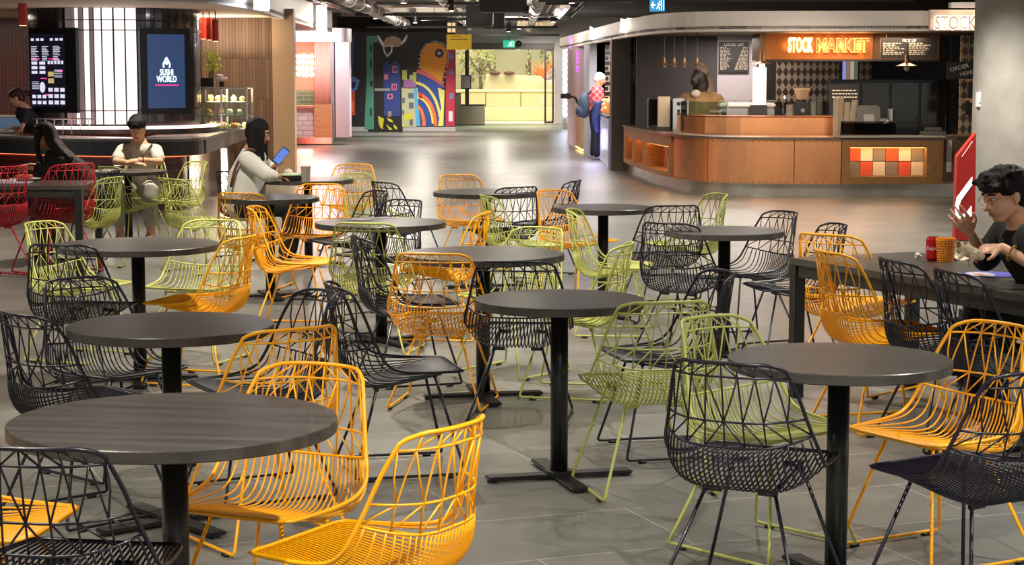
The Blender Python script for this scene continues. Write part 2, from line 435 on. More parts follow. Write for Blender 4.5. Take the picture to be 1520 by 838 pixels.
# exit signs
def exit_sign(px0, py0, px1, py1, d, lab, blue):
    a = at(px0, py1, d); b = at(px1, py0, d); W = b.x - a.x; Hh = b.z - a.z
    t = thing('exit_sign', lab, 'exit sign', ((a.x + b.x) / 2, d, a.z))
    bm = NB(); box(bm, -W / 2, W / 2, 0, .05, 0, Hh, .004); obj('sign_box', bm, glow('exit_' + ('blue' if blue else 'green'), (30, 120, 165) if blue else (20, 165, 120), 1.6), t)
    g = glow('sign_white', (240, 250, 250), 2.5)
    bm = NB(); s = Hh
    # running figure
    ell(bm, (0.14 * W, -.008, .76 * s), (.06 * s, .01, .06 * s), seg=8, rings=6)
    for p in [((.10 * W, .66), (.04 * W, .42)), ((.10 * W, .62), (.2 * W, .5)), ((.10 * W, .62), (.0, .58)), ((.04 * W, .42), (.14 * W, .28)), ((.14 * W, .28), (.12 * W, .12)), ((.04 * W, .42), (-.03 * W, .25)), ((-.03 * W, .25), (-.09 * W, .22))]:
        tube(bm, [(p[0][0], -.008, p[0][1] * s), (p[1][0], -.008, p[1][1] * s)], .035 * s, 6)
    obj('running_figure', bm, g, t)
    bm = NB(); tube(bm, [(.26 * W, -.008, .1 * s), (.26 * W, -.008, .9 * s), (.42 * W, -.008, .9 * s), (.42 * W, -.008, .1 * s)], .02 * s, 6)
    obj('door_symbol', bm, g, t)
    if blue:
        bm = NB(); tube(bm, [(-.14 * W, -.008, .5 * s), (-.4 * W, -.008, .5 * s)], .04 * s, 6)
        tube(bm, [(-.28 * W, -.008, .75 * s), (-.42 * W, -.008, .5 * s), (-.28 * W, -.008, .25 * s)], .04 * s, 6); obj('arrow', bm, g, t)
    bm = NB(); cyl(bm, (0, .025, Hh), (0, .025, CEIL - a.z), .01, seg=6); obj('hanger_rod', bm, M_DARK, t)
exit_sign(747, 60, 764, 70.5, 60.8, 'green exit sign above the glass doors', False)
exit_sign(965, -2, 987, 17, 24.8, 'blue exit sign with a left arrow above the white fascia', True)
c = at(770, 63, 60.7); t = thing('security_camera', 'small dome camera beside the green exit sign', 'security camera', c)
bm = NB(); cyl(bm, (0, 0, 0), (0, .3, 0), .11, seg=16); obj('camera_mount', bm, M_WHITE, t)
bm = NB(); ell(bm, (0, 0, -.04), (.1, .1, .1)); obj('camera_dome', bm, M_BLACK, t, True)

# yellow hanging sign
a = at(663, 73.5, 46); b = at(700, 51, 46)
t = thing('hanging_sign', 'plain yellow hanging sign with small dark text above the hall', 'sign', ((a.x + b.x) / 2, 46, a.z)); W = b.x - a.x; Hh = b.z - a.z
bm = NB(); box(bm, -W / 2, W / 2, 0, .03, 0, Hh, .003); obj('sign_panel', bm, mat('yellow_sign', (228, 200, 20), .5), t)
bm = NB(); cyl(bm, (-W * .3, .015, Hh), (-W * .3, .015, CEIL - a.z), .01, seg=6); cyl(bm, (W * .3, .015, Hh), (W * .3, .015, CEIL - a.z), .01, seg=6); obj('hanger_rod', bm, M_BLACK, t)
bm = NB()
for j, (x0, wd) in enumerate([(-.3, .36), (-.32, .62)]):
    q = x0
    while q < x0 + wd:
        box(bm, W * q, W * (q + .035), -.004, 0, Hh * (.84 - j * .2), Hh * (.9 - j * .2)); q += .055
obj('sign_lettering', bm, M_BLACK, t)

# ================================================================= GLASS ENTRANCE
bm = NB(); boxp(bm, 692, 64, 823, 73.5, 60.9, .25)
struct('door_1', bm, mat('bronze_frame', (62, 52, 44), .4, .3))
for x0, x1 in ((693, 696), (808, 811), (819.5, 822.5)):
    bm = NB(); boxp(bm, x0, 73, x1, 183, 60.9, .12); struct('door_frame', bm, MATS['bronze_frame'])
bm = NB(); boxp(bm, 811, 180, 820, 183, 60.9, .1); boxp(bm, 811, 73, 820, 76, 60.9, .1); struct('door_rail', bm, MATS['bronze_frame'])
bm = NB(); boxp(bm, 676, 70, 820, 182.8, 61.05, .02); struct('window_1', bm, glassm())
# terrace beyond
M_TER = mat('terrace_cream', (212, 196, 168), .6)
bm = NB(); box(bm, -8, 8, 62.01, 84, -.2, -.01); struct('floor_terrace', bm, mat('terrace_paving', (205, 190, 160), .6))
t = thing('terrace_bench', 'long cream stepped bench outside behind the glass doors', 'bench', (0, 65, 0))
bm = NB(); box(bm, -2.6, 4, 0, 1.0, -.01, .42, .02); obj('seat_block', bm, M_TER, t)
bm = NB(); box(bm, -2.6, 4, 1.0, 1.3, -.01, .95, .02); obj('back_rest', bm, M_TER, t)
bm = NB(); box(bm, -2.6, 4, .9, 1.5, .96, 1.03, .01); obj('ledge', bm, mat('ledge_white', (240, 228, 196), .5), t)
for xx in (-.9, .3, 1.4):
    bm = NB(); box(bm, xx - .01, xx + .01, .985, 1.0, .45, .94); obj('joint', bm, M_DARK, t)
t = thing('terrace_planter', 'sloped pale planter beyond the bench outside', 'planter', (0, 68, 0))
bm = NB()
for tri in ([(-1.2, -.01), (-.9, 1.55), (1.0, 1.5), (1.6, .9), (1.6, -.01)], [(-.1, -.01), (.9, 1.3), (3.2, 1.5), (3.2, -.01)]):
    y0 = 0 if tri[0][0] < -1 else -.5
    v0 = [bm.verts.new((p[0], y0, p[1])) for p in tri]; v1 = [bm.verts.new((p[0], y0 + 1.6, p[1])) for p in tri]
    n = len(tri); bm.faces.new(v0); bm.faces.new(v1[::-1])
    for i in range(n): bm.faces.new((v0[i], v0[(i + 1) % n], v1[(i + 1) % n], v1[i]))
obj('planter_wall', bm, M_TER, t)
t = thing('spiky_plant', 'orange spiky leaved plant in the terrace planter', 'plant', (1.1, 68.4, 1.4))
bm = NB()
for i in range(26):
    a_ = rng.uniform(0, 6.28); e_ = rng.uniform(.25, 1.2); L_ = rng.uniform(.5, .85)
    d_ = Vector((math.cos(a_) * math.cos(e_), math.sin(a_) * math.cos(e_) * .5, math.sin(e_)))
    tube(bm, [(0, 0, 0), d_ * L_ * .5, d_ * L_], [.05, .04, .004], 5)
obj('leaves', bm, mat('orange_leaf', (222, 122, 60), .6), t)
t = thing('terrace_cushions', 'two dark red cushions on the planter ledge outside', 'cushion', (-.35, 67.9, 1.55))
bm = NB(); ell(bm, (-.25, 0, .04), (.2, .2, .07)); ell(bm, (.25, 0, .04), (.2, .2, .07)); obj('cushion', bm, mat('dark_red_cushion', (90, 40, 36), .8), t, True)
bm = NB(); box(bm, -8, 8, 82, 82.3, 0, 7); struct('wall_outside', bm, mat('outside_wall', (186, 168, 134), .8, noise=(.6, .35)))
for i, (px, w_, lab) in enumerate([(758, 1.15, 'wide cream concrete column outside the glass doors'), (795, .35, 'slim cream column outside at the right of the doors')]):
    c = at(px, 100, 74); t = thing('outdoor_column', lab, 'column', (c.x, 74, 0), 0, 'columns outside')
    bm = NB(); box(bm, -w_ / 2, w_ / 2, -.3, .3, -.01, 5, .03); obj('shaft', bm, M_TER, t)
    bm = NB(); box(bm, -w_ / 2 - .08, w_ / 2 + .08, -.38, .38, -.01, .25, .02); obj('plinth', bm, M_TER, t)
def leafy(name, lab, c, r, n, m, trunk, grp=None):
    t = thing(name, lab, 'tree', (c[0], c[1], 0), 0, grp)
    bm = NB(); tube(bm, [(0, 0, -.01), (.05, 0, c[2] * .5), (0, 0, c[2])], [.09, .07, .04], 8)
    for i in range(5):
        a_ = i * 1.3; tube(bm, [(0, 0, c[2] * .7), (math.cos(a_) * r * .6, math.sin(a_) * r * .4, c[2] + r * .2)], [.03, .01], 5)
    obj('trunk', bm, trunk, t)
    bm = NB()
    for i in range(n):
        v = Vector((rng.gauss(0, .5), rng.gauss(0, .4), rng.gauss(0, .45)))
        p = Vector((0, 0, c[2])) + v * r
        q = Euler((rng.uniform(0, 6), rng.uniform(0, 6), 0)).to_matrix(); s = r * .09
        vs = [bm.verts.new(p + q @ Vector(k) * s) for k in ((-1, 0, 0), (0, -.5, .1), (1.2, 0, 0), (0, .5, .1))]; bm.faces.new(vs)
    obj('foliage', bm, m, t)
M_LEAF = mat('olive_leaf', (132, 124, 78), .7); M_TRUNK = mat('bark', (92, 70, 46), .8)
for i, (px, z, r) in enumerate([(712, 2.2, 1.2), (735, 2.0, .9), (785, 2.4, 1.1), (815, 1.7, 1.0)]):
    c = at(px, 100, 78); leafy('terrace_tree', ['leafy tree outside, leftmost behind the glass doors', 'small bushy tree outside left of the wide column', 'leafy tree outside between the two columns', 'low tree outside behind the right door frame'][i], (c.x, 78, z), r, 230, M_LEAF, M_TRUNK, 'trees outside')
t = thing('handrail', 'thin metal handrail outside on the left of the terrace', 'handrail', (-2.4, 70, 0))
bm = NB(); tube(bm, [(0, 0, -.01), (0, 0, 1.5), (2.0, 0, 1.5), (2.0, 0, -.01)], .03, 6); tube(bm, [(0, 0, 1.0), (2, 0, 1.0)], .02, 6); obj('rail', bm, M_STEEL, t)
lamp('terrace_lamp', 'AREA', (0.3, 66.5, 4.6), 800, (1, .84, .58), 5, (0, 0, 0), sy=4)
lamp('terrace_lamp', 'AREA', (0, 76, 4.8), 950, (1, .90, .72), 6, (R(25), 0, 0), sy=3)
lamp('threshold_lamp', 'AREA', (0.2, 62.6, 3.2), 350, (1, .85, .55), 3, (0, 0, 0), sy=1)

# grey bins / planter by doors
t = thing('grey_planter_box', 'grey box bench just inside the left of the glass doors', 'box', at(684, 183, 60).xy.to_3d())
bm = NB(); box(bm, -.35, .0, 0, .4, 0, .95, .02); box(bm, .0, .75, 0, .4, 0, .6, .02); obj('body', bm, mat('warm_grey_box', (196, 186, 156), .6), t)
bm = NB(); box(bm, -.37, .02, -.02, .42, .95, .98, .005); box(bm, .0, .77, -.02, .42, .6, .63, .005); obj('lid', bm, M_DARK, t)
# freestanding sign
c = fl(692, 184); t = thing('floor_sign_stand', 'slim black stand holding a framed notice in front of the doors', 'sign stand', c)
px1m = 2850 / c.y
bm = NB(); cyl(bm, (0, 0, 0), (0, 0, .02), .2, seg=24); obj('base', bm, M_BLACK, t)
bm = NB(); cyl(bm, (0, 0, .02), (0, 0, 2.3), .035, seg=10); obj('pole', bm, mat('stand_brown', (58, 32, 22), .5), t)
bm = NB(); box(bm, -.16, .16, -.06, -.02, 1.1, 1.54, .01); obj('notice_frame', bm, M_BLACK, t)
bm = NB(); box(bm, -.13, .13, -.065, -.06, 1.13, 1.51); obj('notice_sheet', bm, mat('notice_paper', (190, 188, 184), .6), t)

# ================================================================= MURAL WALL
DM = 52.8
def M2(px, py): 
    v = at(px, py, DM); return (v.x, v.z)
t = thing('mural_wall', 'black wall painted with a colourful childlike town mural', 'mural', (at(597, 100, DM).x, DM, 0))
bm = NB(); boxp(bm, 470, 48, 676, 188, DM, .25); obj('wall_panel', bm, mat('mural_black', (30, 24, 30), .6), t, world=True)
bm = NB(); boxp(bm, 470, 188, 546, 195, DM, .25); boxp(bm, 598, 188, 676, 195, DM, .25); obj('kick_panel', bm, mat('kick_light', (176, 168, 166), .5), t, world=True)
bm = NB(); boxp(bm, 546, 188, 598, 193.5, DM, .25); obj('door_panel', bm, MATS['mural_black'], t, world=True)
MUR = {}
def mural(col, polys, depth=.01, name='painted_shape'):
    bm = NB()
    for p in polys:
        pts = [M2(*q) for q in p]
        plate(bm, [(x, z) for x, z in pts], Vector((0, DM, 0)), Vector((1, 0, 0)), Vector((0, 0, 1)), -depth) if False else None
        f = [bm.verts.new((x, DM - depth, z)) for x, z in pts]; b = [bm.verts.new((x, DM + .01, z)) for x, z in pts]; n = len(f)
        bm.faces.new(f); bm.faces.new(b[::-1])
        for i in range(n): bm.faces.new((f[i], f[(i + 1) % n], b[(i + 1) % n], b[i]))
    return obj(name, bm, mat('mural_%d_%d_%d' % col, col, .6), t, world=True)
def rect(a, b, c, d): return [(a, d), (c, d), (c, b), (a, b)]
def arc(cx, cy, rx, ry, a0, a1, wd, n=12):
    o = [(cx + rx * math.cos(R(a0 + (a1 - a0) * i / n)), cy - ry * math.sin(R(a0 + (a1 - a0) * i / n))) for i in range(n + 1)]
    q = [(cx + (rx - wd) * math.cos(R(a0 + (a1 - a0) * i / n)), cy - (ry - wd) * math.sin(R(a0 + (a1 - a0) * i / n))) for i in range(n + 1)]
    return o + q[::-1]
mural((62, 66, 120), [[(518, 55), (526, 53), (524, 110), (518, 118)]])
mural((92, 130, 190), [[(518, 120), (524, 113), (534, 119), (530, 133), (520, 137)]], .012)
mural((24, 40, 80), [[(522, 122), (529, 121), (527, 131), (521, 132)]], .016)
mural((196, 74, 56), [rect(518, 134, 527, 171)])
mural((236, 140, 90), [rect(520, 150, 521.5, 165), rect(523, 150, 524.5, 165)], .014)
mural((74, 140, 120), [[(544, 53), (560, 53), (561, 62), (554, 64), (555, 192), (541, 192), (544, 120)]])
mural((28, 62, 62), [rect(549, 67, 552, 78), rect(549, 88, 552, 101), rect(549, 120, 554, 128), rect(549, 160, 552, 172)], .014)
mural((176, 142, 122), [[(566, 68), (573, 56), (584, 53), (594, 57), (598, 66), (590, 70), (576, 69)]])
mural((222, 214, 204), [[(560, 53), (562, 52), (571, 66), (568, 69), (562, 60)], [(605, 52), (603, 52), (596, 63), (597, 66), (603, 60)], [(568, 69), (583, 67), (582, 77), (575, 85), (570, 78)]], .012)
mural((40, 30, 34), [[(570, 70), (581, 69), (580, 76), (575, 82), (572, 77)]], .016)
mural((44, 60, 128), [[(569, 95), (572, 95), (572, 91), (577, 91), (577, 95), (583, 95), (583, 90), (590, 90), (590, 95), (594, 95), (594, 172), (570, 172)]])
mural((206, 120, 146), [rect(582, 98, 590, 108), rect(570, 110, 576, 118), rect(581, 124, 589, 134), rect(575, 139, 583, 147)], .014)
mural((60, 40, 90), [rect(584, 100, 586, 106), rect(587, 100, 589, 106), rect(583, 126, 585, 132), rect(586, 126, 588, 132), rect(577, 141, 581, 145)], .018)
mural((150, 150, 140), [rect(556, 131, 579, 135)], .02)
mural((150, 136, 110), [rect(576, 165, 581, 173)], .014)
mural((196, 190, 50), [[(561, 172), (570, 176), (568, 190), (571, 192), (565, 190), (562, 182)], [(574, 174), (582, 178), (584, 182), (577, 180)], [(584, 184), (589, 188), (590, 193), (585, 190)], [(573, 184), (583, 192), (578, 193)], [(598, 174), (604, 167), (611, 170), (612, 177), (606, 180)], [(598, 182), (604, 186), (600, 188)]], .012)
mural((176, 176, 140), [[(596, 130), (622, 130), (618, 188), (597, 188)]])
mural((88, 96, 110), [rect(606, 138, 614, 146), rect(597, 145, 601, 153), rect(607, 152, 614, 161), rect(608, 177, 613, 186), rect(597, 163, 600, 170)], .014)
mural((150, 96, 150), [rect(599, 117, 618, 131)])
mural((168, 178, 84), [rect(597, 104, 604, 118), rect(608, 111, 613, 118), rect(613, 107, 618, 122)], .012)
mural((84, 160, 200), [[(614, 132), (619, 131), (624, 187), (618, 187)]], .014)
mural((42, 66, 140), [[(619, 108), (640, 112), (657, 126), (660, 187), (624, 187)]])
mural((222, 140, 34), [[(622, 100), (626, 76), (634, 66), (646, 63), (657, 66), (664, 78), (663, 92), (656, 122), (640, 112), (628, 106)]], .012)
mural((206, 92, 84), [[(619, 103), (628, 104), (642, 112), (656, 122), (660, 130), (645, 120), (630, 112), (618, 108)]], .016)
mural((212, 196, 92), [arc(616, 187, 40, 66, 12, 88, 4), arc(618, 187, 26, 44, 5, 86, 3)], .018)
mural((226, 110, 44), [arc(618, 187, 31, 50, 0, 84, 5), arc(618, 187, 14, 32, 0, 80, 5)], .016)
mural((212, 208, 110), [[(650, 130), (660, 134), (658, 187), (650, 187), (655, 160)]], .02)
mural((178, 44, 66), [[(663, 72), (676, 72), (675, 187), (661, 187)]])
mural((112, 120, 176), [rect(667, 80, 673, 88), rect(667, 103, 673, 111), rect(667, 138, 673, 147)], .014)
mural((226, 200, 214), [rect(666, 165, 672, 180)], .014)
# white dot border round the orange shape, eye
bm = NB()
for i in range(26):
    q = i / 25; seq = [(621, 100), (624, 78), (632, 66), (646, 61), (659, 65), (666, 79), (665, 94), (658, 122)]
    s_ = q * (len(seq) - 1); j = min(int(s_), len(seq) - 2); f_ = s_ - j
    x, z = M2(seq[j][0] + (seq[j + 1][0] - seq[j][0]) * f_, seq[j][1] + (seq[j + 1][1] - seq[j][1]) * f_)
    cyl(bm, (x, DM - .02, z), (x, DM, z), .024, seg=8)
obj('dot_border', bm, mat('mural_grey', (170, 170, 186), .6), t, world=True)
x, z = M2(652, 79); bm = NB(); cyl(bm, (x, DM - .03, z), (x, DM, z), .12, seg=16); obj('painted_eye', bm, M_DARK, t, world=True)
bm = NB(); cyl(bm, (x, DM - .04, z), (x, DM, z), .05, seg=12); obj('painted_pupil', bm, MATS['mural_grey'], t, world=True)
bm = NB(); boxp(bm, 622, 138, 626, 143, DM - .08, .08); tag(obj('alarm_box', bm, glow('red_lamp', (200, 30, 30), 1.2)), 'small red alarm light box on the mural', 'alarm')

# ================================================================= LEFT FAR SHOPS
M_WTILE = brickm('white_tile', (226, 224, 226), (214, 212, 216), (176, 170, 170), .22, .11, .008, .5, .15, 0, 'XZ', .3)
D2 = 43.6
t = thing('red_lit_shop', 'small shop front with white tiled counter and pink curtain', 'shop front', (at(464, 200, D2).x, D2, 0))
bm = NB(); boxp(bm, 436, 159, 466.5, 204, D2, .6); obj('tiled_counter', bm, M_WTILE, t, world=True)
bm = NB(); boxp(bm, 466.5, 155, 492, 204, D2 - .1, .7); obj('wood_panel', bm, woodm('oak_panel', (190, 142, 100), (206, 160, 116), (1, 1, 8)), t, world=True)
bm = NB(); boxp(bm, 436, 157, 467, 160, D2 - .1, .8); obj('counter_top', bm, mat('pinkish_top', (196, 140, 116), .4), t, world=True)
bm = NB(); boxp(bm, 436, 204, 492, 213.5, D2 + .05, .5); obj('kick_plate', bm, M_STEEL, t, world=True)
bm = NB(); a = at(466, 155, D2); b = at(491, 60, D2); n = 9
for i in range(n): 
    x = a.x + (b.x - a.x) * (i + .5) / n; cyl(bm, (x, D2 + .15, a.z), (x, D2 + .15, b.z), (b.x - a.x) / n / 1.8, seg=12)
obj('pink_curtain', bm, mat('pink_drape', (240, 186, 176), .6), t, True, world=True)
bm = NB(); boxp(bm, 426, 58, 470, 159, D2 + 1.6, .1); obj('back_wall', bm, mat('red_back', (228, 150, 132), .6), t, world=True)
bm = NB(); boxp(bm, 434, 133, 466, 158, D2 + 1.5, .1); obj('green_tiles', bm, brickm('green_tile', (110, 150, 120), (96, 138, 108), (150, 160, 140), .25, .1, .01, .5, .3, 0, 'XZ'), t, world=True)
t = thing('neon_wall_sign', 'glowing red and white neon sign inside the red lit shop', 'neon sign', at(452, 95, D2 + 1.3))
bm = NB(); rr = random.Random(5)
for row in range(4):
    pts = []
    for i in range(14):
        v = at(440 + i * 1.95, 81 + row * 9 + (i % 2) * 5 + rr.uniform(-1, 1), D2 + 1.35); pts.append(v)
    tube(bm, pts, .035, 6)
obj('neon_tubes', bm, glow('neon_red', (255, 120, 100), 22), t, world=True)
lamp('neon_spill', 'POINT', at(450, 100, D2 + .9), 60, (1, .5, .42), .25)
lamp('neon_spill', 'POINT', at(452, 206, D2 - 2.2), 55, (1, .13, .09), .2)
lamp('shopfront_fill', 'POINT', at(480, 66, D2 - 1.2), 130, (1, .88, .84), .2)  # added white fill, keeps the tiled front from turning pink
t = thing('green_neon_sign', 'small green leafy lettering under the white canopy', 'sign', at(458, 56, D2 - .1))
bm = NB(); 
for i in range(60): v = at(rr.uniform(442, 473), rr.uniform(52, 60), D2 - .1); ell(bm, v, (.03, .02, .03), seg=6, rings=4)
obj('letters', bm, glow('neon_green', (20, 200, 70), 2.2), t, world=True)
# white rounded fascia and wall
bm = NB()
pth = chaikin([Vector((at(430, 60, D2 - .4).x, D2 - .4, 0)), Vector((at(500, 60, D2 - .4).x, D2 - .4, 0)), Vector((at(517, 60, D2).x, D2 - .1, 0)), Vector((at(518, 60, D2).x, D2 + .4, 0)), Vector((at(518, 60, D2).x, D2 + .7, 0))], 3)
a = at(470, 62, D2); b = at(470, 42, D2); ribbon(bm, pth, 0, .15, a.z, b.z); struct('trim_fascia_white', bm, mat('white_fascia', (206, 196, 206), .5))
bm = NB(); boxp(bm, 497, 62, 518, 203.5, D2 + .1, .5); struct('trim_white_pier', bm, mat('white_pier', (202, 194, 204), .55))
bm = NB(); boxp(bm, 491.5, 62, 497, 203.5, D2 + .1, .5); struct('trim_mullion', bm, mat('pier_grey', (150, 142, 150), .5))

# lit signs at the left fascia
def litsign(name, lab, px0, py0, px1, py1, d, col, es, strokes, tr=.03, light=None, board=None):
    a = at(px0, py1, d); b = at(px1, py0, d)
    t = thing(name, lab, 'sign', ((a.x + b.x) / 2, d, a.z)); W = b.x - a.x; Hh = b.z - a.z
    if board:
        bm = NB(); box(bm, -W * .55, W * .55, .03, .1, -.1 * Hh, 1.1 * Hh, .01); obj('sign_board', bm, board, t)
    bm = NB()
    for s_ in strokes: tube(bm, [(-W / 2 + W * p[0], 0, Hh * p[1]) for p in s_], tr, 6)
    obj('letters', bm, glow(name + '_glow', col, es), t)
    if name == 'fascia_sign':
        bm = NB(); cyl(bm, (0, .06, Hh), (0, .06, CEIL - a.z), .015, seg=8); obj('bracket', bm, M_STEEL, t)
    if light: lamp('sign_spill', 'POINT', ((a.x + b.x) / 2, d - .25, (a.z + b.z) / 2), light[0], light[1], .1)
litsign('fascia_sign', 'glowing white sign on the end of the left fascia', 470, 11, 484, 46, 34.5, (255, 240, 220), 14, [[(.2, .1), (.2, .95), (.8, .8)], [(.2, .5), (.8, .45)], [(.5, .1), (.9, .3), (.6, .9)], [(.1, .2), (.9, .9)]], .035, (25, (1, .9, .75)), M_WHITE)
litsign('corner_sign', 'bluish white lit sign on the left fascia above the tiled wall', 377, -6, 399, 13, 24.0, (215, 225, 255), 12, [[(0, .15), (1, .0)], [(.1, .5), (.95, .35)], [(.1, .9), (.95, .8)], [(.3, .9), (.3, .1)], [(.7, .8), (.7, .05)]], .03, (12, (.85, .9, 1)), M_WHITE)

# ================================================================= SUSHI COUNTER
t = thing('sushi_counter', 'long black counter with tiled front and lit edge below the round drum', 'counter', (-4.7, 23.5, 0))
cp = [(-9.5, 25.6), (-7.5, 24.6), (-6.3, 23.7), (-5.3, 23.05), (-4.6, 22.85), (-4.1, 22.9), (-3.8, 23.1), (-3.74, 23.5), (-3.78, 24.5), (-3.84, 26), (-3.95, 29.1)]
cpp = chaikin([Vector((p[0], p[1], 0)) for p in cp], 2)
left = [p for p in cpp if p.y < 23.6 or p.x < -4.2]; 
M_CTOP = mat('counter_stone', (104, 90, 82), .3)
bm = NB(); ribbon(bm, cpp, 0, .75, .83, .862); obj('counter_top', bm, M_CTOP, t, world=True)
bm = NB(); ribbon(bm, left, .01, .2, .66, .829); obj('black_apron', bm, mat('apron_black', (34, 28, 28), .35), t, world=True)
right = [p for p in cpp if not (p.y < 23.6 or p.x < -4.2)]
bm = NB(); ribbon(bm, right, .01, .2, .66, .829); obj('stone_apron', bm, mat('apron_stone', (112, 96, 86), .45), t, world=True)
bm = NB(); ribbon(bm, left, .22, .4, .0, .66); obj('tiled_front', bm, brickm('maroon_tile', (104, 44, 34), (88, 36, 28), (44, 20, 18), .6, .055, .006, .5, .3, 0, 'XZ'), t, world=True)
bm = NB(); ribbon(bm, right, .22, .4, .0, .66); obj('grey_tiled_front', bm, brickm('grey_vertical_tile', (120, 104, 94), (98, 84, 76), (60, 50, 46), .1, .3, .008, .0, .2, 0, 'YZ'), t, world=True)
bm = NB(); ribbon(bm, cpp, .19, .215, .64, .655); obj('led_line', bm, glow('led_warm_orange', (255, 120, 70), 2.0), t, world=True)
bm = NB(); ribbon(bm, left, -.004, .03, .862, .874); obj('edge_trim', bm, mat('edge_steel', (205, 200, 196), .25, .9), t, world=True)
c = at(330, 215, 25.6)
t = thing('corner_light', 'vertical glowing strip light below the corner of the sushi counter', 'light strip', (c.x + .02, 25.6, 0))
bm = NB(); box(bm, -.035, .035, -.02, .0, .02, .64, .005); obj('light_strip', bm, glow('strip_white', (255, 226, 190), 12), t)
bm = NB(); box(bm, -.05, .05, .0, .04, .0, .66, .005); obj('channel', bm, M_STEEL, t)
lamp('strip_spill', 'POINT', (c.x + .15, 25.3, .35), 9, (1, .85, .65), .1)

# the round drum
DC = Vector((-5.28, 25.75, 0)); DR = 1.12
t = thing('round_drum', 'round dark tiled drum with a band of glowing white panels', 'drum', (DC.x, DC.y, .86))
def sector(bm, a0, a1, r0, r1, z0, z1, n=8):
    P = [(DC.x + r0 * math.sin(R(a0 + (a1 - a0) * i / n)), DC.y - r0 * math.cos(R(a0 + (a1 - a0) * i / n))) for i in range(n + 1)]
    Q = [(DC.x + r1 * math.sin(R(a0 + (a1 - a0) * i / n)), DC.y - r1 * math.cos(R(a0 + (a1 - a0) * i / n))) for i in range(n + 1)]
    prism(bm, P + Q[::-1], z0, z1)
def ang(px): return 11.6 + math.degrees(math.asin(max(-1, min(1, (px - 172) / 121.0))))
ztop = SOF + .03
bm = NB(); cyl(bm, (DC.x, DC.y, .86), (DC.x, DC.y, ztop), DR - .03, seg=64); obj('core', bm, mat('drum_black', (26, 24, 25), .3), t, world=True)
# dark glossy tiles
bm = NB(); stp = 6.2; az = -80
M_DT = mat('gloss_dark_tile', (44, 42, 44), .16, .0, coat=.4)
edges = []
while az < 104:
    if not (ang(103) < az + stp / 2 < ang(201)):
        for z0, z1 in ((2.17, 2.30), (2.31, ztop - .005), (1.02, 1.17)):
            sector(bm, az + .25, az + stp - .25, DR - .03, DR, z0, z1, 2)
        sector(bm, az + .25, az + stp - .25, DR - .03, DR, 1.18, 2.16, 2)
    az += stp
obj('dark_tiles', bm, M_DT, t, world=True)
# glowing panels, each an emissive strip
strips = [(104, 112, .42), (112, 116.5, .55), (117, 121.5, 4.0), (122, 128, .55), (129, 136.5, 4.5), (137, 142, .6), (143, 153, 5.0), (154, 169, 5.5), (170, 185, 5.0), (186, 201, 5.5)]
for (x0, x1, e_) in strips:
    bm = NB()
    for z0, z1 in ((2.32, ztop - .005), (2.19, 2.31), (1.17, 2.18), (.99, 1.155)): sector(bm, ang(x0) + .35, ang(x1) - .35, DR - .03, DR, z0, z1, 3)
    if e_ < 1: m_ = mat('dim_panel', (120, 102, 106), .3, emit=(255, 225, 228), es=.10)
    else: m_ = glow('panel_glow_%d' % int(e_ * 10), (255, 244, 240), e_ * .27)
    obj('light_panel', bm, m_, t, world=True)
bm = NB()
for z in (1.163, 2.185, 2.315):
    sector(bm, -85, 105, DR - .01, DR + .012, z - .006, z + .006, 40)
obj('ring_trim', bm, mat('trim_brown', (84, 44, 40), .4, .5), t, world=True)
bm = NB(); sector(bm, -75, 100, DR + .1, DR + .22, .87, .93, 40); obj('plinth', bm, mat('plinth_steel', (96, 84, 82), .3, .8), t, world=True)
bm = NB(); sector(bm, -40, 98, DR + .12, DR + .2, .931, .965, 40); obj('ring_light', bm, glow('ring_pinkish', (255, 206, 196), 5), t, world=True)
lamp('ring_spill', 'POINT', (DC.x + .3, DC.y - 1.7, 1.2), 14, (1, .8, .75), .3)
# screens
def screen(az, w_, z0, z1, lab, face):
    c = Vector((DC.x + (DR + .03) * math.sin(R(az)), DC.y - (DR + .03) * math.cos(R(az)), z0))
    t = thing('menu_screen', lab, 'screen', c, R(az))
    h = z1 - z0
    bm = NB(); box(bm, -w_ / 2, w_ / 2, 0, .06, 0, h, .006); obj('bezel', bm, mat('screen_bezel', (14, 14, 16), .25), t)
    iw = w_ * .74; off = .0 if face else -w_ * .10
    bm = NB(); box(bm, off - iw / 2, off + iw / 2, -.004, .0, h * .07, h * .93); 
    obj('display', bm, mat('display_face%d' % face, (20, 26, 40), .2, emit=(44, 66, 104) if face else (16, 14, 26), es=1.0, noise=(5, .3)), t)
    return t, iw, h, off
zs0 = at(246, 170, 24.6).z; zs1 = at(246, 41, 24.6).z
t, iw, h, off = screen(ang(239), .78, zs0, zs1, 'tall blue screen with a shop name on the right of the drum', 1)
gw = glow('screen_white', (225, 245, 255), 1.6); gp = glow('screen_pink', (225, 60, 140), 1.4)
text('shop_name', 'SUSHI', (0, -.008, h * .485), .112, gw, t, world=False, bold=.001, sx=.72)
text('shop_name', 'WORLD', (0, -.008, h * .405), .116, gw, t, world=False, bold=.001, sx=.72)
bm = NB(); box(bm, -.18, .18, -.012, -.006, h * .33, h * .345); obj('pink_underline', bm, gp, t)
bm = NB(); tube(bm, [(-.045, -.01, h * .54), (-.05, -.01, h * .585), (-.015, -.01, h * .64), (0, -.01, h * .66), (.015, -.01, h * .64), (.05, -.01, h * .585), (.045, -.01, h * .54)], .012, 6)
ell(bm, (0, -.01, h * .60), (.028, .006, .028), seg=8, rings=6); obj('emblem', bm, gw, t)
t, iw, h, off = screen(ang(88), .84, zs0 + .02, zs1, 'tall menu screen with small pictures on the left of the drum', 0)
rr = random.Random(9)
bm = NB(); bp_ = NB(); bc = NB()
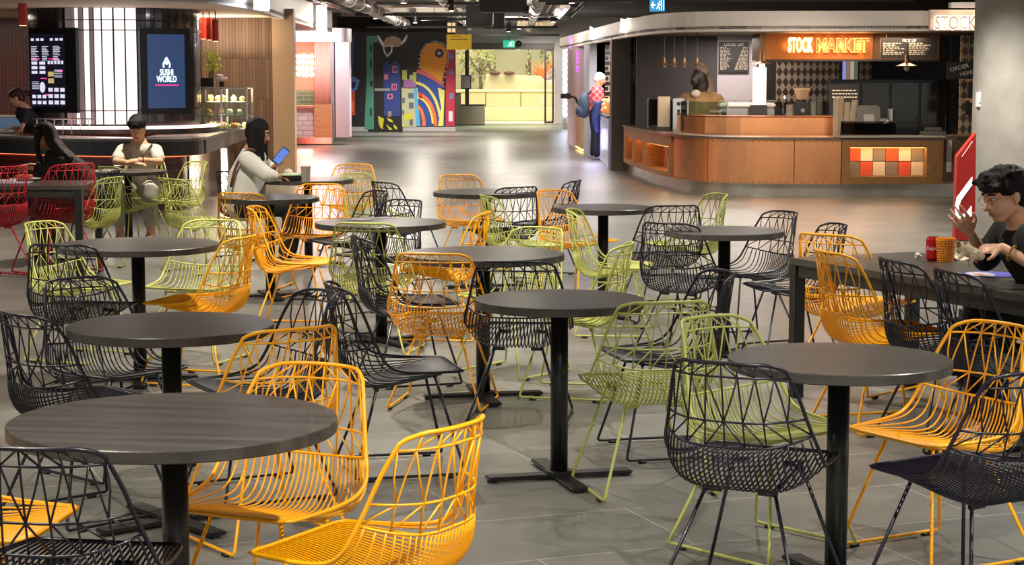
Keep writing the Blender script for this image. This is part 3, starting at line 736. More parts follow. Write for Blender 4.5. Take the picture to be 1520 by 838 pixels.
def mb(b_, x, z, w2, h2): box(b_, off - iw / 2 + iw * x, off - iw / 2 + iw * (x + w2), -.010, -.006, h * z, h * (z + h2))
for cx_ in (.05, .36, .68):
    for j in range(9): mb(bm, cx_, .86 - .02 * j - .08, rr.uniform(.12, .22), .008)
for cx_ in (.05, .2, .33, .6, .75, .88): mb(bm, cx_, .85, .08, .03)
for cx_ in (.04, .55): mb(bp_, cx_, .63, .25, .014)
mb(bp_, .78, .49, .17, .012); mb(bp_, .3, .4, .18, .012); mb(bp_, .42, .2, .1, .02)
for r_ in range(3):
    for cx_ in (.05, .28): mb(bm, cx_, .57 - .055 * r_, .16, .035)
for j in range(5): mb(bm, .52 + .095 * j, .575, .06, .04)
for r_ in range(5): mb(bm, .7, .5 - .02 * r_, .22, .007); mb(bm, .05, .36 - .02 * r_, .2, .007)
for (x_, z_) in ((.52, .43), (.52, .35)): mb(bc, x_, z_, .16, .055)
for r_ in range(3):
    for j in range(3): mb(bm, .52 + .17 * j, .25 - .075 * r_, .12, .045)
for r_ in range(2):
    for j in range(3): mb(bm, .05 + .15 * j, .17 - .07 * r_, .1, .04)
ell(bm, (off - iw * .15, -.01, h * .3), (.05, .006, .07), seg=8, rings=6)
obj('menu_text', bm, glow('menu_white', (220, 215, 235), 1.1), t); obj('menu_pink_bars', bp_, gp, t); obj('menu_pictures', bc, glow('menu_tan', (200, 170, 110), 1.0), t)

# red pendants
def red_pendant(px, py0, py1, d, r_, lab):
    a = at(px, py1, d); b = at(px, py0, d); t = thing('pendant_lamp', lab, 'pendant lamp', a, 0, 'red cylinder pendants')
    hh = b.z - a.z
    bm = NB(); cyl(bm, (0, 0, 0), (0, 0, hh), r_, seg=24, caps=True); obj('lamp_shade', bm, mat('red_shade', (196, 52, 28), .45), t, False)
    bm = NB(); cyl(bm, (0, 0, -.006), (0, 0, .0), r_ * .8, seg=20); obj('bulb', bm, glow('pendant_bulb', (255, 190, 150), 3), t)
    bm = NB(); cyl(bm, (0, 0, hh), (0, 0, max(hh + .02, (SOF + .03 if d > 23 else CEIL) - a.z)), .008, seg=6); obj('cord', bm, M_BLACK, t)
red_pendant(34, 0, 37.5, 23.2, .052, 'red cylinder pendant alone above the serving worker')
red_pendant(302, 26, 57.5, 26.8, .042, 'red cylinder pendant nearest the drum, leftmost of three')
red_pendant(311, 27, 59, 26.4, .042, 'middle red cylinder pendant of the three beside the drum')
red_pendant(320, 29, 61, 26.0, .042, 'rightmost of the three red cylinder pendants beside the drum')

# display case with food
DB = 26.2
a = at(297, 190, DB); b = at(366, 130, DB); W = b.x - a.x; z0 = .864; z1 = b.z
t = thing('display_case', 'lit glass food display case on the sushi counter', 'display case', ((a.x + b.x) / 2, DB, z0)); h = z1 - z0
bm = NB()
for x in (-W / 2, -W * .04, W / 2):
    for y in (0, .55): box(bm, x - .012, x + .012, y - .012, y + .012, 0, h)
for y in (0, .55):
    for z in (h - .02, .0): box(bm, -W / 2, W / 2, y - .012, y + .012, z, z + .02)
obj('case_frame', bm, M_STEEL, t)
bm = NB(); box(bm, -W / 2, W / 2, -.02, .57, h, h + .012); obj('glass_top', bm, glassm(), t)
bm = NB(); box(bm, -W / 2, W / 2, -.006, -.001, 0.02, h); obj('glass_front', bm, glassm(), t)
bm = NB()
for z in (h * .33, h * .64): box(bm, -W / 2, W / 2, .02, .53, z, z + .012)
obj('shelf', bm, glassm('shelf_glass', (200, 215, 205)), t)
for zz in (h - .01, h * .33): lamp('case_light', 'AREA', ((a.x + b.x) / 2, DB + .25, z0 + zz), 24, (1, .80, .52), W * .9, (0, 0, 0), sy=.3)
rr = random.Random(4); M_FOOD = [mat('food_cream', (240, 222, 180), .7), mat('food_orange', (226, 150, 90), .6), mat('food_brown', (190, 130, 80), .7), mat('food_white', (246, 240, 225), .6)]
n = 0
for sh, cnt in ((0.012, 13), (h * .33 + .013, 4), (h * .64 + .013, 5)):
    for i in range(cnt):
        x = (a.x + b.x) / 2 - W * .42 + W * .84 * (i + .5) / cnt; y = DB + rr.uniform(.08, .34)
        tr = thing('food_item', 'small wrapped food portion in the lit display case', 'food', (x, y, z0 + sh), rr.uniform(0, 3), 'food in the display case')
        bm = NB(); s_ = rr.uniform(.038, .052); cyl(bm, (0, 0, 0), (0, 0, .008), s_ * 1.15, seg=14); obj('tray', bm, M_WHITE, tr)
        bm = NB(); ell(bm, (0, 0, .008 + s_ * .8), (s_, s_ * .8, s_ * .8), seg=10, rings=8)
        for k in range(4): ell(bm, (rr.uniform(-.5, .5) * s_, rr.uniform(-.5, .5) * s_, .008 + s_ * rr.uniform(.9, 1.5)), (s_ * .4,) * 3, seg=8, rings=6)
        obj('filling', bm, M_FOOD[n % 4], tr, True); n += 1
# planter on the case
c = at(312, 130, DB + .2)
t = thing('potted_bamboo', 'leafy green plant in a dark box on top of the display case', 'plant', (c.x, DB + .2, z1 + .012))
bm = NB(); box(bm, -.13, .06, -.09, .09, 0, .12, .005); obj('planter_box', bm, mat('dark_box', (44, 22, 20), .5), t)
bm = NB()
for i in range(4): tube(bm, [(-.02 + .02 * i, 0, .1), (.0 + .02 * i, 0, .25), (.02 * i - .03, 0, .4)], [.008, .007, .004], 6)
obj('stems', bm, mat('stem_green', (120, 130, 50), .6), t)
bm = NB()
for i in range(90):
    p = Vector((rr.gauss(.02, .055), rr.gauss(0, .05), rr.uniform(.22, .46))); q = Euler((rr.uniform(-1, 1), rr.uniform(-1.2, 1.2), rr.uniform(0, 6.3))).to_matrix()
    vs = [bm.verts.new(p + q @ Vector(k) * .035) for k in ((-1, 0, 0), (0, -.28, .1), (1.5, 0, -.2), (0, .28, .1))]; bm.faces.new(vs)
obj('leaves', bm, mat('lime_leaf', (178, 196, 60), .5), t)
t = thing('flower_pot', 'small pot of white flowers beside the bamboo plant', 'plant', (c.x + .17, DB + .15, z1 + .012))
bm = NB(); cyl(bm, (0, 0, 0), (0, 0, .07), .03, .04, seg=16); obj('pot', bm, M_DARK, t)
bm = NB()
for i in range(12): ell(bm, (rr.gauss(0, .03), rr.gauss(0, .03), rr.uniform(.09, .16)), (.025, .025, .02), seg=8, rings=6)
obj('blossoms', bm, mat('pale_blossom', (226, 206, 226), .6), t, True)
# cold display on the far left of the counter
c = at(12, 185, 25.2)
t = thing('cold_display', 'low glass cold display at the far left of the sushi counter', 'display case', (c.x, 25.35, .864))
bm = NB(); box(bm, -1.0, .16, 0, .5, 0, .05, .005); box(bm, -1.0, .16, 0, .5, .2, .22, .004); obj('case_body', bm, M_STEEL, t)
bm = NB(); box(bm, -1.0, .16, -.008, 0, .05, .2); obj('glass_front', bm, glassm(), t)
bm = NB()
for j in range(4): box(bm, -.95, .1, .05 + .1 * j, .09 + .1 * j, .055, .09 + .03 * j, .004)
obj('trays', bm, mat('tray_blue', (120, 140, 190), .4, emit=(120, 140, 190), es=.25), t)
t = thing('counter_rail', 'row of short steel posts behind the woman with long hair', 'rail', (at(70, 190, 24.4).x, 24.45, .864))
bm = NB()
for j in range(7): cyl(bm, (-.14 + .11 * j, 0, 0), (-.14 + .11 * j, 0, .2), .008, seg=8)
cyl(bm, (-.2, 0, .2), (.6, 0, .2), .008, seg=8); obj('posts', bm, M_STEEL, t)
lamp('soffit_uplight', 'AREA', (-4.3, 28.6, 1.9), 30, (1, .78, .55), .8, (math.pi, 0, 0), sy=.8)
lamp('sushi_downlight', 'AREA', (-4.2, 27.4, SOF), 62, (1, .74, .48), 1.4, (0, 0, 0), sy=2.2)
lamp('sushi_downlight', 'AREA', (-8.3, 27.5, SOF), 40, (1, .78, .6), 2.2, (0, 0, 0), sy=2)
# ================================================================= RIGHT: COPPER COUNTER CAFE
M_COP = mat('copper_sheet', (244, 170, 120), .34, 1.0, noise=(3, .18), bump=.05)
M_OAK = woodm('niche_oak', (150, 98, 48), (176, 120, 62), (3, 3, 22), .5)
M_SLAB = mat('counter_slab', (92, 78, 66), .3)
HT = .79
kp = [(1.85, 31.9), (1.87, 31.2), (1.92, 30.3), (2.05, 28.6), (2.22, 27.2), (2.5, 26.25), (3.0, 25.75), (3.7, 25.6), (4.5, 25.55), (5.9, 25.55)]
kpp = chaikin([Vector((p[0], p[1], 0)) for p in kp], 3)
def part_of(f): return [p for p in kpp if f(p)]
def pxof(p): return CX + FPX * p.x / p.y
A = part_of(lambda p: pxof(p) < 1000); B = part_of(lambda p: pxof(p) >= 996 and p.x <= 4.42); C = part_of(lambda p: p.x >= 4.35)
t = thing('copper_counter', 'long curved copper clad bar counter with lit wooden ends', 'counter', (4.0, 26.0, 0))
bm = NB(); ribbon(bm, kpp, .08, .5, 0, .17); obj('kick_plate', bm, mat('steel_kick', (176, 172, 164), .25, .8, noise=(2.5, .45)), t, world=True)
bm = NB(); ribbon(bm, kpp, -.03, .7, HT - .035, HT); obj('counter_top', bm, M_SLAB, t, world=True)
bm = NB(); ribbon(bm, B, 0, .5, .171, HT - .036); obj('copper_front', bm, M_COP, t, world=True)
bm = NB()
L = 0; acc = 0
for p, q in zip(B, B[1:]):
    n_ = max(1, int((q - p).length / .055))
    for i in range(n_):
        v = p.lerp(q, i / n_); nn = Vector((-(q - p).y, (q - p).x, 0)).normalized()
        for z in (.19, HT - .06): ell(bm, v - nn * .002 + Vector((0, 0, z)), (.008, .008, .008), seg=6, rings=4)
for pxr in (1050, 1177, 1248):
    v = min(B, key=lambda p: abs(pxof(p) - pxr))
    for i in range(13): ell(bm, v + Vector((0, -.003, .19 + i * .045)), (.008,) * 3, seg=6, rings=4)
    box(bm, v.x - .006, v.x + .006, v.y - .004, v.y + .01, .175, HT - .04)
obj('rivets_and_seams', bm, mat('copper_dark', (150, 84, 46), .4, 1.0), t, world=True)
# left curved wooden end with niches
bm = NB(); ribbon(bm, A, 0, .5, .171, .24); ribbon(bm, A, 0, .5, .60, HT - .036)
bounds = [927, 941, 955.5, 994]
def nearest(px): return min(range(len(A)), key=lambda i: abs(pxof(A[i]) - px))
for pxa, pxb in ((915, 929), (938, 941), (953, 957), (990, 1000)):
    i0, i1 = nearest(pxa), nearest(pxb)
    if i1 <= i0: i1 = i0 + 1
    if i1 >= len(A): i0, i1 = len(A) - 2, len(A) - 1
    ribbon(bm, A[i0:i1 + 1], 0, .3, .24, .60)
obj('wooden_end', bm, M_OAK, t, world=True)
bm = NB(); ribbon(bm, A, .29, .33, .24, .60); obj('niche_back', bm, checkm('niche_tiles', (196, 84, 56), (206, 186, 160), 8, .3, 'YZ'), t, world=True)
bm = NB(); ribbon(bm, A, .05, .09, .588, .598); obj('niche_light', bm, glow('niche_led', (255, 166, 84), 7), t, world=True)
# right wooden box with chequered niche
a = at(1250, 265, 25.5); b = at(1401, 203, 25.5)
n0 = at(1262, 262, 25.5); n1 = at(1377, 219, 25.5); yb = 25.53
bm = NB(); 
box(bm, a.x, n0.x, yb, yb + .5, .17, HT - .036); box(bm, n1.x, b.x, yb, yb + .5, .17, HT - .036)
box(bm, n0.x, n1.x, yb, yb + .5, .17, n0.z); box(bm, n0.x, n1.x, yb, yb + .5, n1.z, HT - .036)
obj('wooden_box', bm, woodm('box_oak', (120, 84, 42), (138, 98, 52), (6, 3, 20), .5), t, world=True)
tw = (n1.x - n0.x) / 6; tz = (n1.z - n0.z) / 2
cols = {0: (206, 82, 50), 1: (206, 184, 156), 2: (128, 112, 96)}
pat = [[2, 0, 1, 2, 0, 1], [0, 1, 2, 0, 1, 2]]
for c_ in cols:
    for r_ in range(2):
        for j in range(6):
            if pat[r_][j] != c_: continue
            bm = NB(); box(bm, n0.x + tw * j + .004, n0.x + tw * (j + 1) - .004, yb + .2, yb + .23, n0.z + tz * r_ + .004, n0.z + tz * (r_ + 1) - .004)
            obj('niche_tile', bm, mat('ntile_%d' % c_, cols[c_], .3), t, world=True)
bm = NB(); box(bm, n0.x, n1.x, yb + .15, yb + .17, n1.z - .012, n1.z - .002); obj('niche_light', bm, MATS['niche_led'], t, world=True)
lamp('niche_lamp', 'AREA', ((n0.x + n1.x) / 2, yb + .10, n1.z - .015), 3.5, (1, .66, .32), n1.x - n0.x, (0, 0, 0), sy=.05)
for px in (934, 948, 972):
    v = A[nearest(px)]; lamp('niche_lamp', 'POINT', (v.x + .17, v.y + .02, .53), 1.2, (1, .66, .32), .04)
bm = NB(); box(bm, at(1248, 200, 25.5).x, b.x + .02, 25.48, 26.0, HT + .001, HT + .02); obj('pale_ledge', bm, mat('pale_ledge', (170, 160, 146), .4), t, world=True)
# upper copper tier
t = thing('copper_upstand', 'low copper upstand running behind the bar counter', 'upstand', (3.6, 27.2, 0))
a = at(1018, 196, 27.3); b = at(1238, 172, 26.7)
pth = chaikin([Vector((a.x, 27.6, 0)), Vector((a.x + .25, 27.0, 0)), Vector((a.x + 1.0, 26.75, 0)), Vector((b.x, 26.7, 0))], 2)
bm = NB(); ribbon(bm, pth, 0, .12, HT - .2, at(1018, 174, 27).z); obj('copper_band', bm, M_COP, t, world=True)
bm = NB(); ribbon(bm, pth, .0, .4, at(1018, 174, 27).z + .001, at(1018, 174, 27).z + .02); obj('cap_strip', bm, mat('copper_dark', (150, 84, 46), .4, 1.0), t, world=True)
bm = NB(); ribbon(bm, pth, .03, .1, 0, HT - .2); obj('base', bm, M_DARK, t, world=True)

# interior walls
DI = 31.0
bm = NB(); a = at(1065, 60, DI); box(bm, 2.0, a.x, DI, DI + .2, 0, RS + .03); struct('wall_cafe_dark', bm, mat('cafe_charcoal', (66, 60, 60), .7))
bm = NB(); b = at(1124, 60, DI); box(bm, a.x, b.x, DI, DI + .2, 0, RS + .03); struct('wall_cafe_white', bm, mat('cafe_white', (188, 178, 180), .6))
bm = NB(); box(bm, b.x, 12, DI, DI + .2, 0, RS + .03); struct('wall_cafe_back', bm, mat('cafe_black', (32, 28, 26), .5))
# pillar at the corner
bm = NB(); a = at(907, 200, 32.4); b = at(935, 200, 32.4); box(bm, a.x, b.x, 32.3, 32.9, 0, RS + .03); struct('trim_pillar_grey', bm, mat('grey_pillar', (92, 84, 78), .6))
bm = NB(); box(bm, b.x, b.x + .2, 32.5, 34, 0, RS + .03); struct('trim_cafe_side', bm, M_DARK)
# grid window
a = at(935, 122, 32.46); b = at(948, 62, 32.46); t = thing('grid_panel', 'dark panel with white grid lines beside the grey pillar', 'panel', ((a.x + b.x) / 2, 32.46, a.z))
W = b.x - a.x; h = b.z - a.z
bm = NB(); box(bm, -W / 2, W / 2, 0, .03, 0, h); obj('panel', bm, M_BLACK, t)
bm = NB()
for i in range(5): box(bm, -W / 2, W / 2, -.01, 0, h * i / 5, h * i / 5 + .012)
for i in range(3): box(bm, -W / 2 + W * i / 2 - .006, -W / 2 + W * i / 2 + .006, -.012, -.0, 0, h)
obj('grid', bm, mat('grid_grey', (150, 146, 140), .5), t)
# menu board on the white wall
def board(px0, py0, px1, py1, d, lab, title, rows, title_sz=.09, cols=2, thick=.03, tri=False):
    a = at(px0, py1, d); b = at(px1, py0, d); W = b.x - a.x; h = b.z - a.z
    t = thing('menu_board', lab, 'menu board', ((a.x + b.x) / 2, d, a.z))
    bm = NB(); box(bm, -W / 2, W / 2, 0, thick, 0, h, .003); obj('board', bm, mat('board_black', (30, 26, 25), .5), t)
    if title: text('board_title', title, (0, -.006, h - title_sz * .8), title_sz, mat('chalk', (226, 216, 200), .6), t, world=False)
    rr = random.Random(px0); bm = NB()
    for c_ in range(cols):
        for j in range(rows):
            z = h - title_sz * 1.6 - (h - title_sz * 2) * j / rows; x = -W * .46 + c_ * W * .92 / cols; e = x + W * .8 / cols * rr.uniform(.5, 1)
            if tri and c_ == 1: x = x - W * .0 + W * .3 * (1 - j / rows); e = W * .46
            while x < e:
                w_ = rr.uniform(.02, .06); box(bm, x, min(x + w_, e), -.005, 0, z, z + .014); x += w_ + .015
    obj('board_writing', bm, mat('chalk_dim', (170, 156, 138), .6), t)
    if d < 30:
        bm = NB()
        for x in (-W * .4, W * .4): cyl(bm, (x, thick / 2, h), (x, thick / 2, RS + .03 - a.z), .006, seg=6)
        obj('hanger_rod', bm, M_BLACK, t)
    return t
board(1067, 62, 1112, 108, DI - .05, 'black menu board with dense writing on the white cafe wall', 'LOCAL LIST', 17, .06, 2, tri=True)
board(1124, 57, 1160, 86, 29.3, 'black menu board left of the glowing market sign', '', 8, .05, 2)
board(1307, 56, 1392, 86, 28.0, 'wide black menu board right of the glowing market sign', 'PICK UP', 7, .055, 2)
lamp('wall_washer', 'AREA', (3.55, 30.2, RS - .02), 34, (1, .9, .84), .9, (0, 0, 0), sy=.4)
# sign box
DS = 28.6
t = thing('market_sign', 'copper header panel with glowing orange letters reading MARKET', 'sign', (at(1225, 90, DS).x, DS, 0))
bm = NB(); a = at(1137, 88, DS); b = at(1296, 48, DS); box(bm, a.x, b.x, DS, DS + .15, a.z, RS + .03); obj('header_panel', bm, mat('bronze_panel', (150, 92, 44), .4, .6), t, world=True)
bm = NB(); a2 = at(1296, 90, DS); b2 = at(1396, 48, DS); box(bm, a2.x, b2.x, DS + .05, DS + .2, a2.z, RS + .03); a3 = at(1120, 90, DS + .6); box(bm, a3.x, a.x, DS + .0, DS + .9, a3.z, RS + .03); obj('side_panel', bm, mat('bronze_dark', (104, 70, 40), .5, .3), t, world=True)
bm = NB(); box(bm, a.x, b2.x, DS - .02, DS + .02, a.z - .03, a.z); obj('lower_rail', bm, M_BLACK, t, world=True)
m_let = mat('letter_dark_red', (150, 50, 26), .4, emit=(230, 90, 40), es=.6)
def litword(body, px0, px1, pyc, hp, d, t, m_front, glowm, light, lc):
    """channel letters: a front face standing off a brighter halo letter"""
    a = at(px0, pyc, d); b = at(px1, pyc, d); sz = (hp * d / FPX) / .72
    for i, (m_, dy, bo, nm) in enumerate([(glowm, -.02, .012, 'halo_letters'), (m_front, -.06, .0, 'letter_faces')]):
        o = text(nm, body, ((a.x + b.x) / 2, d + dy, a.z), sz, m_, None, bold=bo, depth=.02)
        wid = max(v.co.x for v in o.data.vertices) - min(v.co.x for v in o.data.vertices)
        o.scale = ((b.x - a.x) / wid, 1, 1); o.parent = t
        bpy.context.view_layer.update(); o.matrix_parent_inverse = t.matrix_world.inverted()
    if light:
        n = 3
        for k in range(n): lamp('sign_spill', 'POINT', (a.x + (b.x - a.x) * (k + .5) / n, d - .12, a.z), light / n, lc, .08)
g1 = glow('halo_orange', (255, 140, 60), 5); g2 = glow('halo_hot', (255, 170, 100), 6)
litword('STOCK', 1169, 1206, 68, 21, DS - .03, t, glow('letter_hot', (255, 215, 180), 3), g2, 14, (1, .5, .2))
litword('MARKET', 1211, 1289, 68.5, 20, DS - .03, t, m_let, g1, 26, (1, .5, .2))
DF = 25.45
t = thing('fascia_market_sign', 'glowing white letters STOCK on the fascia beside the concrete column', 'sign', (at(1420, 34, DF).x, DF, RS))
bm = NB(); a = at(1379, 50, DF); b = at(1560, 14, DF); box(bm, a.x, b.x, DF - .03, DF + .06, RS + .01, RS + .275); obj('sign_panel', bm, mat('sign_cream', (226, 206, 190), .5), t, world=True)
bm = NB(); a = at(1410, 12, DF); box(bm, a.x, b.x, DF - .12, DF + .1, RS + .30, RS + .37); obj('lamp_bar', bm, M_WHITE, t, world=True)
litword('STOCK M', 1387, 1466, 35, 20, DF - .05, t, mat('letter_pale', (120, 104, 96), .4, emit=(120, 100, 90), es=.5), glow('halo_white', (255, 222, 190), 3.2), 9, (1, .75, .55))
# signs on the receding fascia
litsign('fascia_light_sign', 'glowing warm white sign on the curved fascia nearest the grey pillar', 923, 27, 940, 50, 30.2, (255, 226, 200), 14, [[(0, .1), (.05, .9), (.45, .8)], [(.3, .1), (.35, .7)], [(.6, .2), (.6, .95), (.95, .85)], [(.9, .2), (.95, .5)]], .03, (12, (1, .85, .7)))
litsign('blue_white_sign', 'small bluish white sign on the right fascia above the standing man', 876, 38, 884, 60, 36.0, (205, 215, 255), 12, [[(.2, .1), (.2, .9), (.8, .6), (.3, .4), (.8, .1)]], .03, (8, (.8, .85, 1)))
litsign('purple_sign', 'small purple neon sign at the far end of the right fascia', 845, 54, 852, 72, 43.4, (190, 60, 235), 7, [[(.3, 0), (.6, .4), (.1, .7), (.4, 1)], [(.7, 0), (.9, .5), (.5, .9)]], .04, (9, (.75, .25, 1)))

# patterned tile, black cabinets and back shelf
M_HARL = checkm('harlequin_tile', (156, 138, 118), (66, 52, 44), 14, .35, 'XZ', R(45), .62)
DP = 29.8
for i, (x0, y0, x1, y1, lab) in enumerate([(1152, 88, 1246, 152, 'dark diamond patterned tile panel behind the coffee machine'), (1262, 88, 1294, 122, 'diamond patterned tile panel above the dark fridge'), (1423, 52, 1470, 204, 'tall diamond patterned tile wall beside the concrete column')]):
    d = 30.94 if i < 2 else 28.4
    a = at(x0, y1, d); b = at(x1, y0, d); t = thing('tile_panel', lab, 'tile panel', ((a.x + b.x) / 2, d, a.z if i < 2 else 0))
    bm = NB(); box(bm, -(b.x - a.x) / 2, (b.x - a.x) / 2, 0, .05, 0, b.z - (a.z if i < 2 else 0)); obj('tile_face', bm, M_HARL, t)
t = thing('back_fridge', 'wide black fridge cabinet at the back of the cafe', 'fridge', (at(1320, 200, 29.2).x, 29.2, 0)); a = at(1243, 150, 29.2); b = at(1419, 118, 29.2); W = b.x - a.x
bm = NB(); box(bm, -W / 2, W / 2, 0, .5, 0, b.z, .01); obj('cabinet', bm, mat('fridge_black', (16, 15, 15), .25), t)
bm = NB()
for j in range(4): box(bm, -W / 2 + W * j / 4 + .02, -W / 2 + W * (j + 1) / 4 - .02, -.02, 0, .3, b.z - .05, .004)
obj('door', bm, mat('fridge_glass', (24, 24, 25), .12), t)
bm = NB()
for j in range(4): box(bm, -W / 2 + W * (j + 1) / 4 - .06, -W / 2 + W * (j + 1) / 4 - .045, -.04, -.02, .6, 1.0)
obj('door_handle', bm, M_DARK, t)
t = thing('lit_window', 'small bright window with vertical slats behind the market sign', 'window', (at(1262, 100, 29.7).x, 29.7, at(1262, 121, 29.7).z))
bm = NB(); box(bm, -.14, .14, -.02, .03, 0, .33, .004); obj('window_frame', bm, M_DARK, t)
for j, (c_, e_) in enumerate([((150, 160, 230), .7), ((180, 130, 110), .5), ((190, 190, 160), .6), ((120, 130, 110), .4)]):
    bm = NB(); box(bm, -.12 + .06 * j, -.065 + .06 * j, -.025, -.02, .02, .31); obj('lit_slat', bm, mat('slat%d' % j, c_, .5, emit=c_, es=e_), t)
# order here sign, small shelves
a = at(1406, 117, 27.6); b = at(1452, 92, 27.6); t = thing('order_sign', 'black hanging sign with chalk words ORDER HERE', 'sign', ((a.x + b.x) / 2, 27.6, a.z)); W = b.x - a.x; h = b.z - a.z
bm = NB(); box(bm, -W / 2, W / 2, 0, .03, 0, h, .003); obj('sign_board', bm, mat('board_black', (30, 26, 25), .5), t)
ch = mat('chalk', (226, 216, 200), .6)
text('sign_text', 'ORDER', (-.05, -.006, h * .66), .085, ch, t, rot=(math.pi / 2, R(-14), 0), world=False); text('sign_text', 'HERE', (.05, -.006, h * .32), .08, ch, t, rot=(math.pi / 2, R(-12), 0), world=False)
bm = NB(); 
for x in (-W * .4, W * .4): cyl(bm, (x, .015, h), (x, .015, RS - a.z), .005, seg=6)
obj('hanger_rod', bm, M_BLACK, t)
for i, (y0, y1, lab) in enumerate([(118, 145, 'small black hanging sign below ORDER HERE, upper one'), (146, 171, 'small black hanging sign with copper clip, lower one')]):
    a = at(1437 - 4 * i, y1, 27.9); t = thing('hanging_notice', lab, 'sign', (a.x + .12, 27.9, a.z)); h = at(1437, y0, 27.9).z - a.z
    bm = NB(); box(bm, -.12, .16, 0, .02, 0, h * .85); obj('sign_board', bm, mat('board_black', (30, 26, 25), .5), t)
    bm = NB(); box(bm, -.16, .2, -.01, .05, h * .95, h); box(bm, -.06, -.03, -.015, .0, h * .75, h); obj('copper_rail', bm, M_COP, t); bm = NB(); cyl(bm, (-.1, .03, h), (-.1, .03, RS + .03 - a.z), .006, seg=6); cyl(bm, (.16, .03, h), (.16, .03, RS + .03 - a.z), .006, seg=6); obj('hanger_rod', bm, M_BLACK, t)
    bm = NB()
    for j in range(3): box(bm, -.02, .1, -.005, 0, h * (.2 + .15 * j), h * (.22 + .15 * j))
    obj('board_writing', bm, mat('chalk_dim', (170, 156, 138), .6), t)
# recess right of the wooden box
t = thing('side_cabinet', 'dark timber side cabinet between the wooden box and the red sign', 'cabinet', (at(1425, 290, 26.2).x, 26.2, 0))
bm = NB(); box(bm, -.24, 1.2, 0, .5, .16, HT - .03); box(bm, -.26, 1.3, -.04, .6, HT - .029, HT); obj('carcass', bm, woodm('box_oak2', (96, 68, 36), (116, 82, 44), (6, 3, 20), .5), t)
bm = NB(); box(bm, -.2, 1.2, .03, .4, 0, .16); obj('kick_plate', bm, MATS['steel_kick'], t)
bm = NB(); box(bm, -.2, -.13, -.012, 0, .3, .74); obj('white_notice', bm, M_WHITE, t)

# ---- things on the counter
def place(px, py, d): return at(px, py, d)
zt = HT + .001
# glass sneeze guard, angular, on the left end
t = thing('glass_guard', 'tall glass guard standing on the left end of the copper counter', 'glass screen', (2.45, 28.0, zt))
bm = NB()
for (x0, y0, x1, y1) in ((-.30, 2.4, -.12, .8), (-.12, .8, .1, -.1), (.1, -.1, .62, -.55)):
    d = Vector((x1 - x0, y1 - y0, 0)); n = Vector((-d.y, d.x, 0)).normalized() * .006
    P = [(x0 + n.x, y0 + n.y), (x1 + n.x, y1 + n.y), (x1 - n.x, y1 - n.y), (x0 - n.x, y0 - n.y)]; prism(bm, P, 0, .44)
obj('glass_pane', bm, glassm('guard_glass', (205, 225, 215)), t)
bm = NB()
for (x, y) in ((-.30, 2.4), (-.12, .8), (.1, -.1), (.62, -.55)): box(bm, x - .012, x + .012, y - .012, y + .012, 0, .45)
obj('corner_post', bm, M_STEEL, t)
c = fl(975, 190, HT); t = thing('menu_stack', 'pale stack of upright menus inside the glass guard', 'menu holder', (c.x, 28.4, zt))
bm = NB(); box(bm, -.09, .09, 0, .1, 0, .5, .004); obj('papers', bm, mat('pale_paper', (176, 160, 140), .7), t)
bm = NB(); box(bm, -.1, .1, -.01, .11, 0, .06, .003); obj('holder', bm, M_DARK, t)
c = fl(994, 190, HT); t = thing('coffee_tower', 'shiny steel dispenser tower inside the glass guard', 'dispenser', (c.x, 28.2, zt))
bm = NB(); box(bm, -.08, .08, 0, .16, 0, .48, .01); obj('body', bm, M_CHROME, t)
bm = NB(); cyl(bm, (0, -.05, .3), (0, .0, .3), .02, seg=12); cyl(bm, (0, -.05, .24), (0, -.05, .31), .012, seg=10); cyl(bm, (0, -.02, .4), (0, 0, .4), .03, seg=14); obj('tap', bm, M_DARK, t)
# espresso machine behind
DE = 28.4; a = at(1068, 176, DE); b = at(1150, 150, DE); W = b.x - a.x
t = thing('back_bench', 'dark work bench behind the copper upstand', 'bench', ((a.x + b.x) / 2, DE - .1, 0)); zb = a.z
bm = NB(); box(bm, -W, W * 2.6, 0, .6, zb - .05, zb); obj('worktop', bm, M_STEEL, t)
bm = NB(); box(bm, -W, W * 2.6, .05, .55, 0, zb - .05); obj('cabinet', bm, M_DARK, t)
t = thing('espresso_machine', 'wide steel espresso machine on the bench behind the counter', 'coffee machine', ((a.x + b.x) / 2, DE, zb + .001)); h = b.z - a.z
bm = NB(); box(bm, -W / 2, W / 2, 0, .45, .03, h * .62, .02); obj('body', bm, M_STEEL, t)
bm = NB(); box(bm, -W / 2 - .01, W / 2 + .01, -.05, .45, h * .64, h * .9, .02); obj('upper_panel', bm, mat('machine_pale', (214, 204, 200), .3, .3), t)
bm = NB(); box(bm, -W / 2, W / 2, -.02, .0, h * .62, h * .66); obj('dark_band', bm, mat('band_maroon', (70, 34, 28), .3), t)
bm = NB(); cyl(bm, (-W * .42, -.02, h * .33), (-W * .42, 0, h * .33), .04, seg=18); obj('gauge', bm, M_BLACK, t)
bm = NB()
for x in (-.42, .42):
    for y in (.06, .4): cyl(bm, (W * x, y, 0), (W * x, y, .035), .02, seg=10)
obj('foot', bm, M_BLACK, t)
bm = NB(); tube(bm, [(-W / 2, .0, h * .92), (-W / 2, .0, h * 1.02), (W / 2, .0, h * 1.02), (W / 2, .0, h * .92)], .008, 6); tube(bm, [(-W * .2, 0, h * .95)] + [(-W * .2 + .07 * math.cos(R(180 - q * 30)) + .07, 0, h * .98 + .08 * math.sin(R(q * 30))) for q in range(7)], .007, 6); obj('cup_rail', bm, M_STEEL, t)
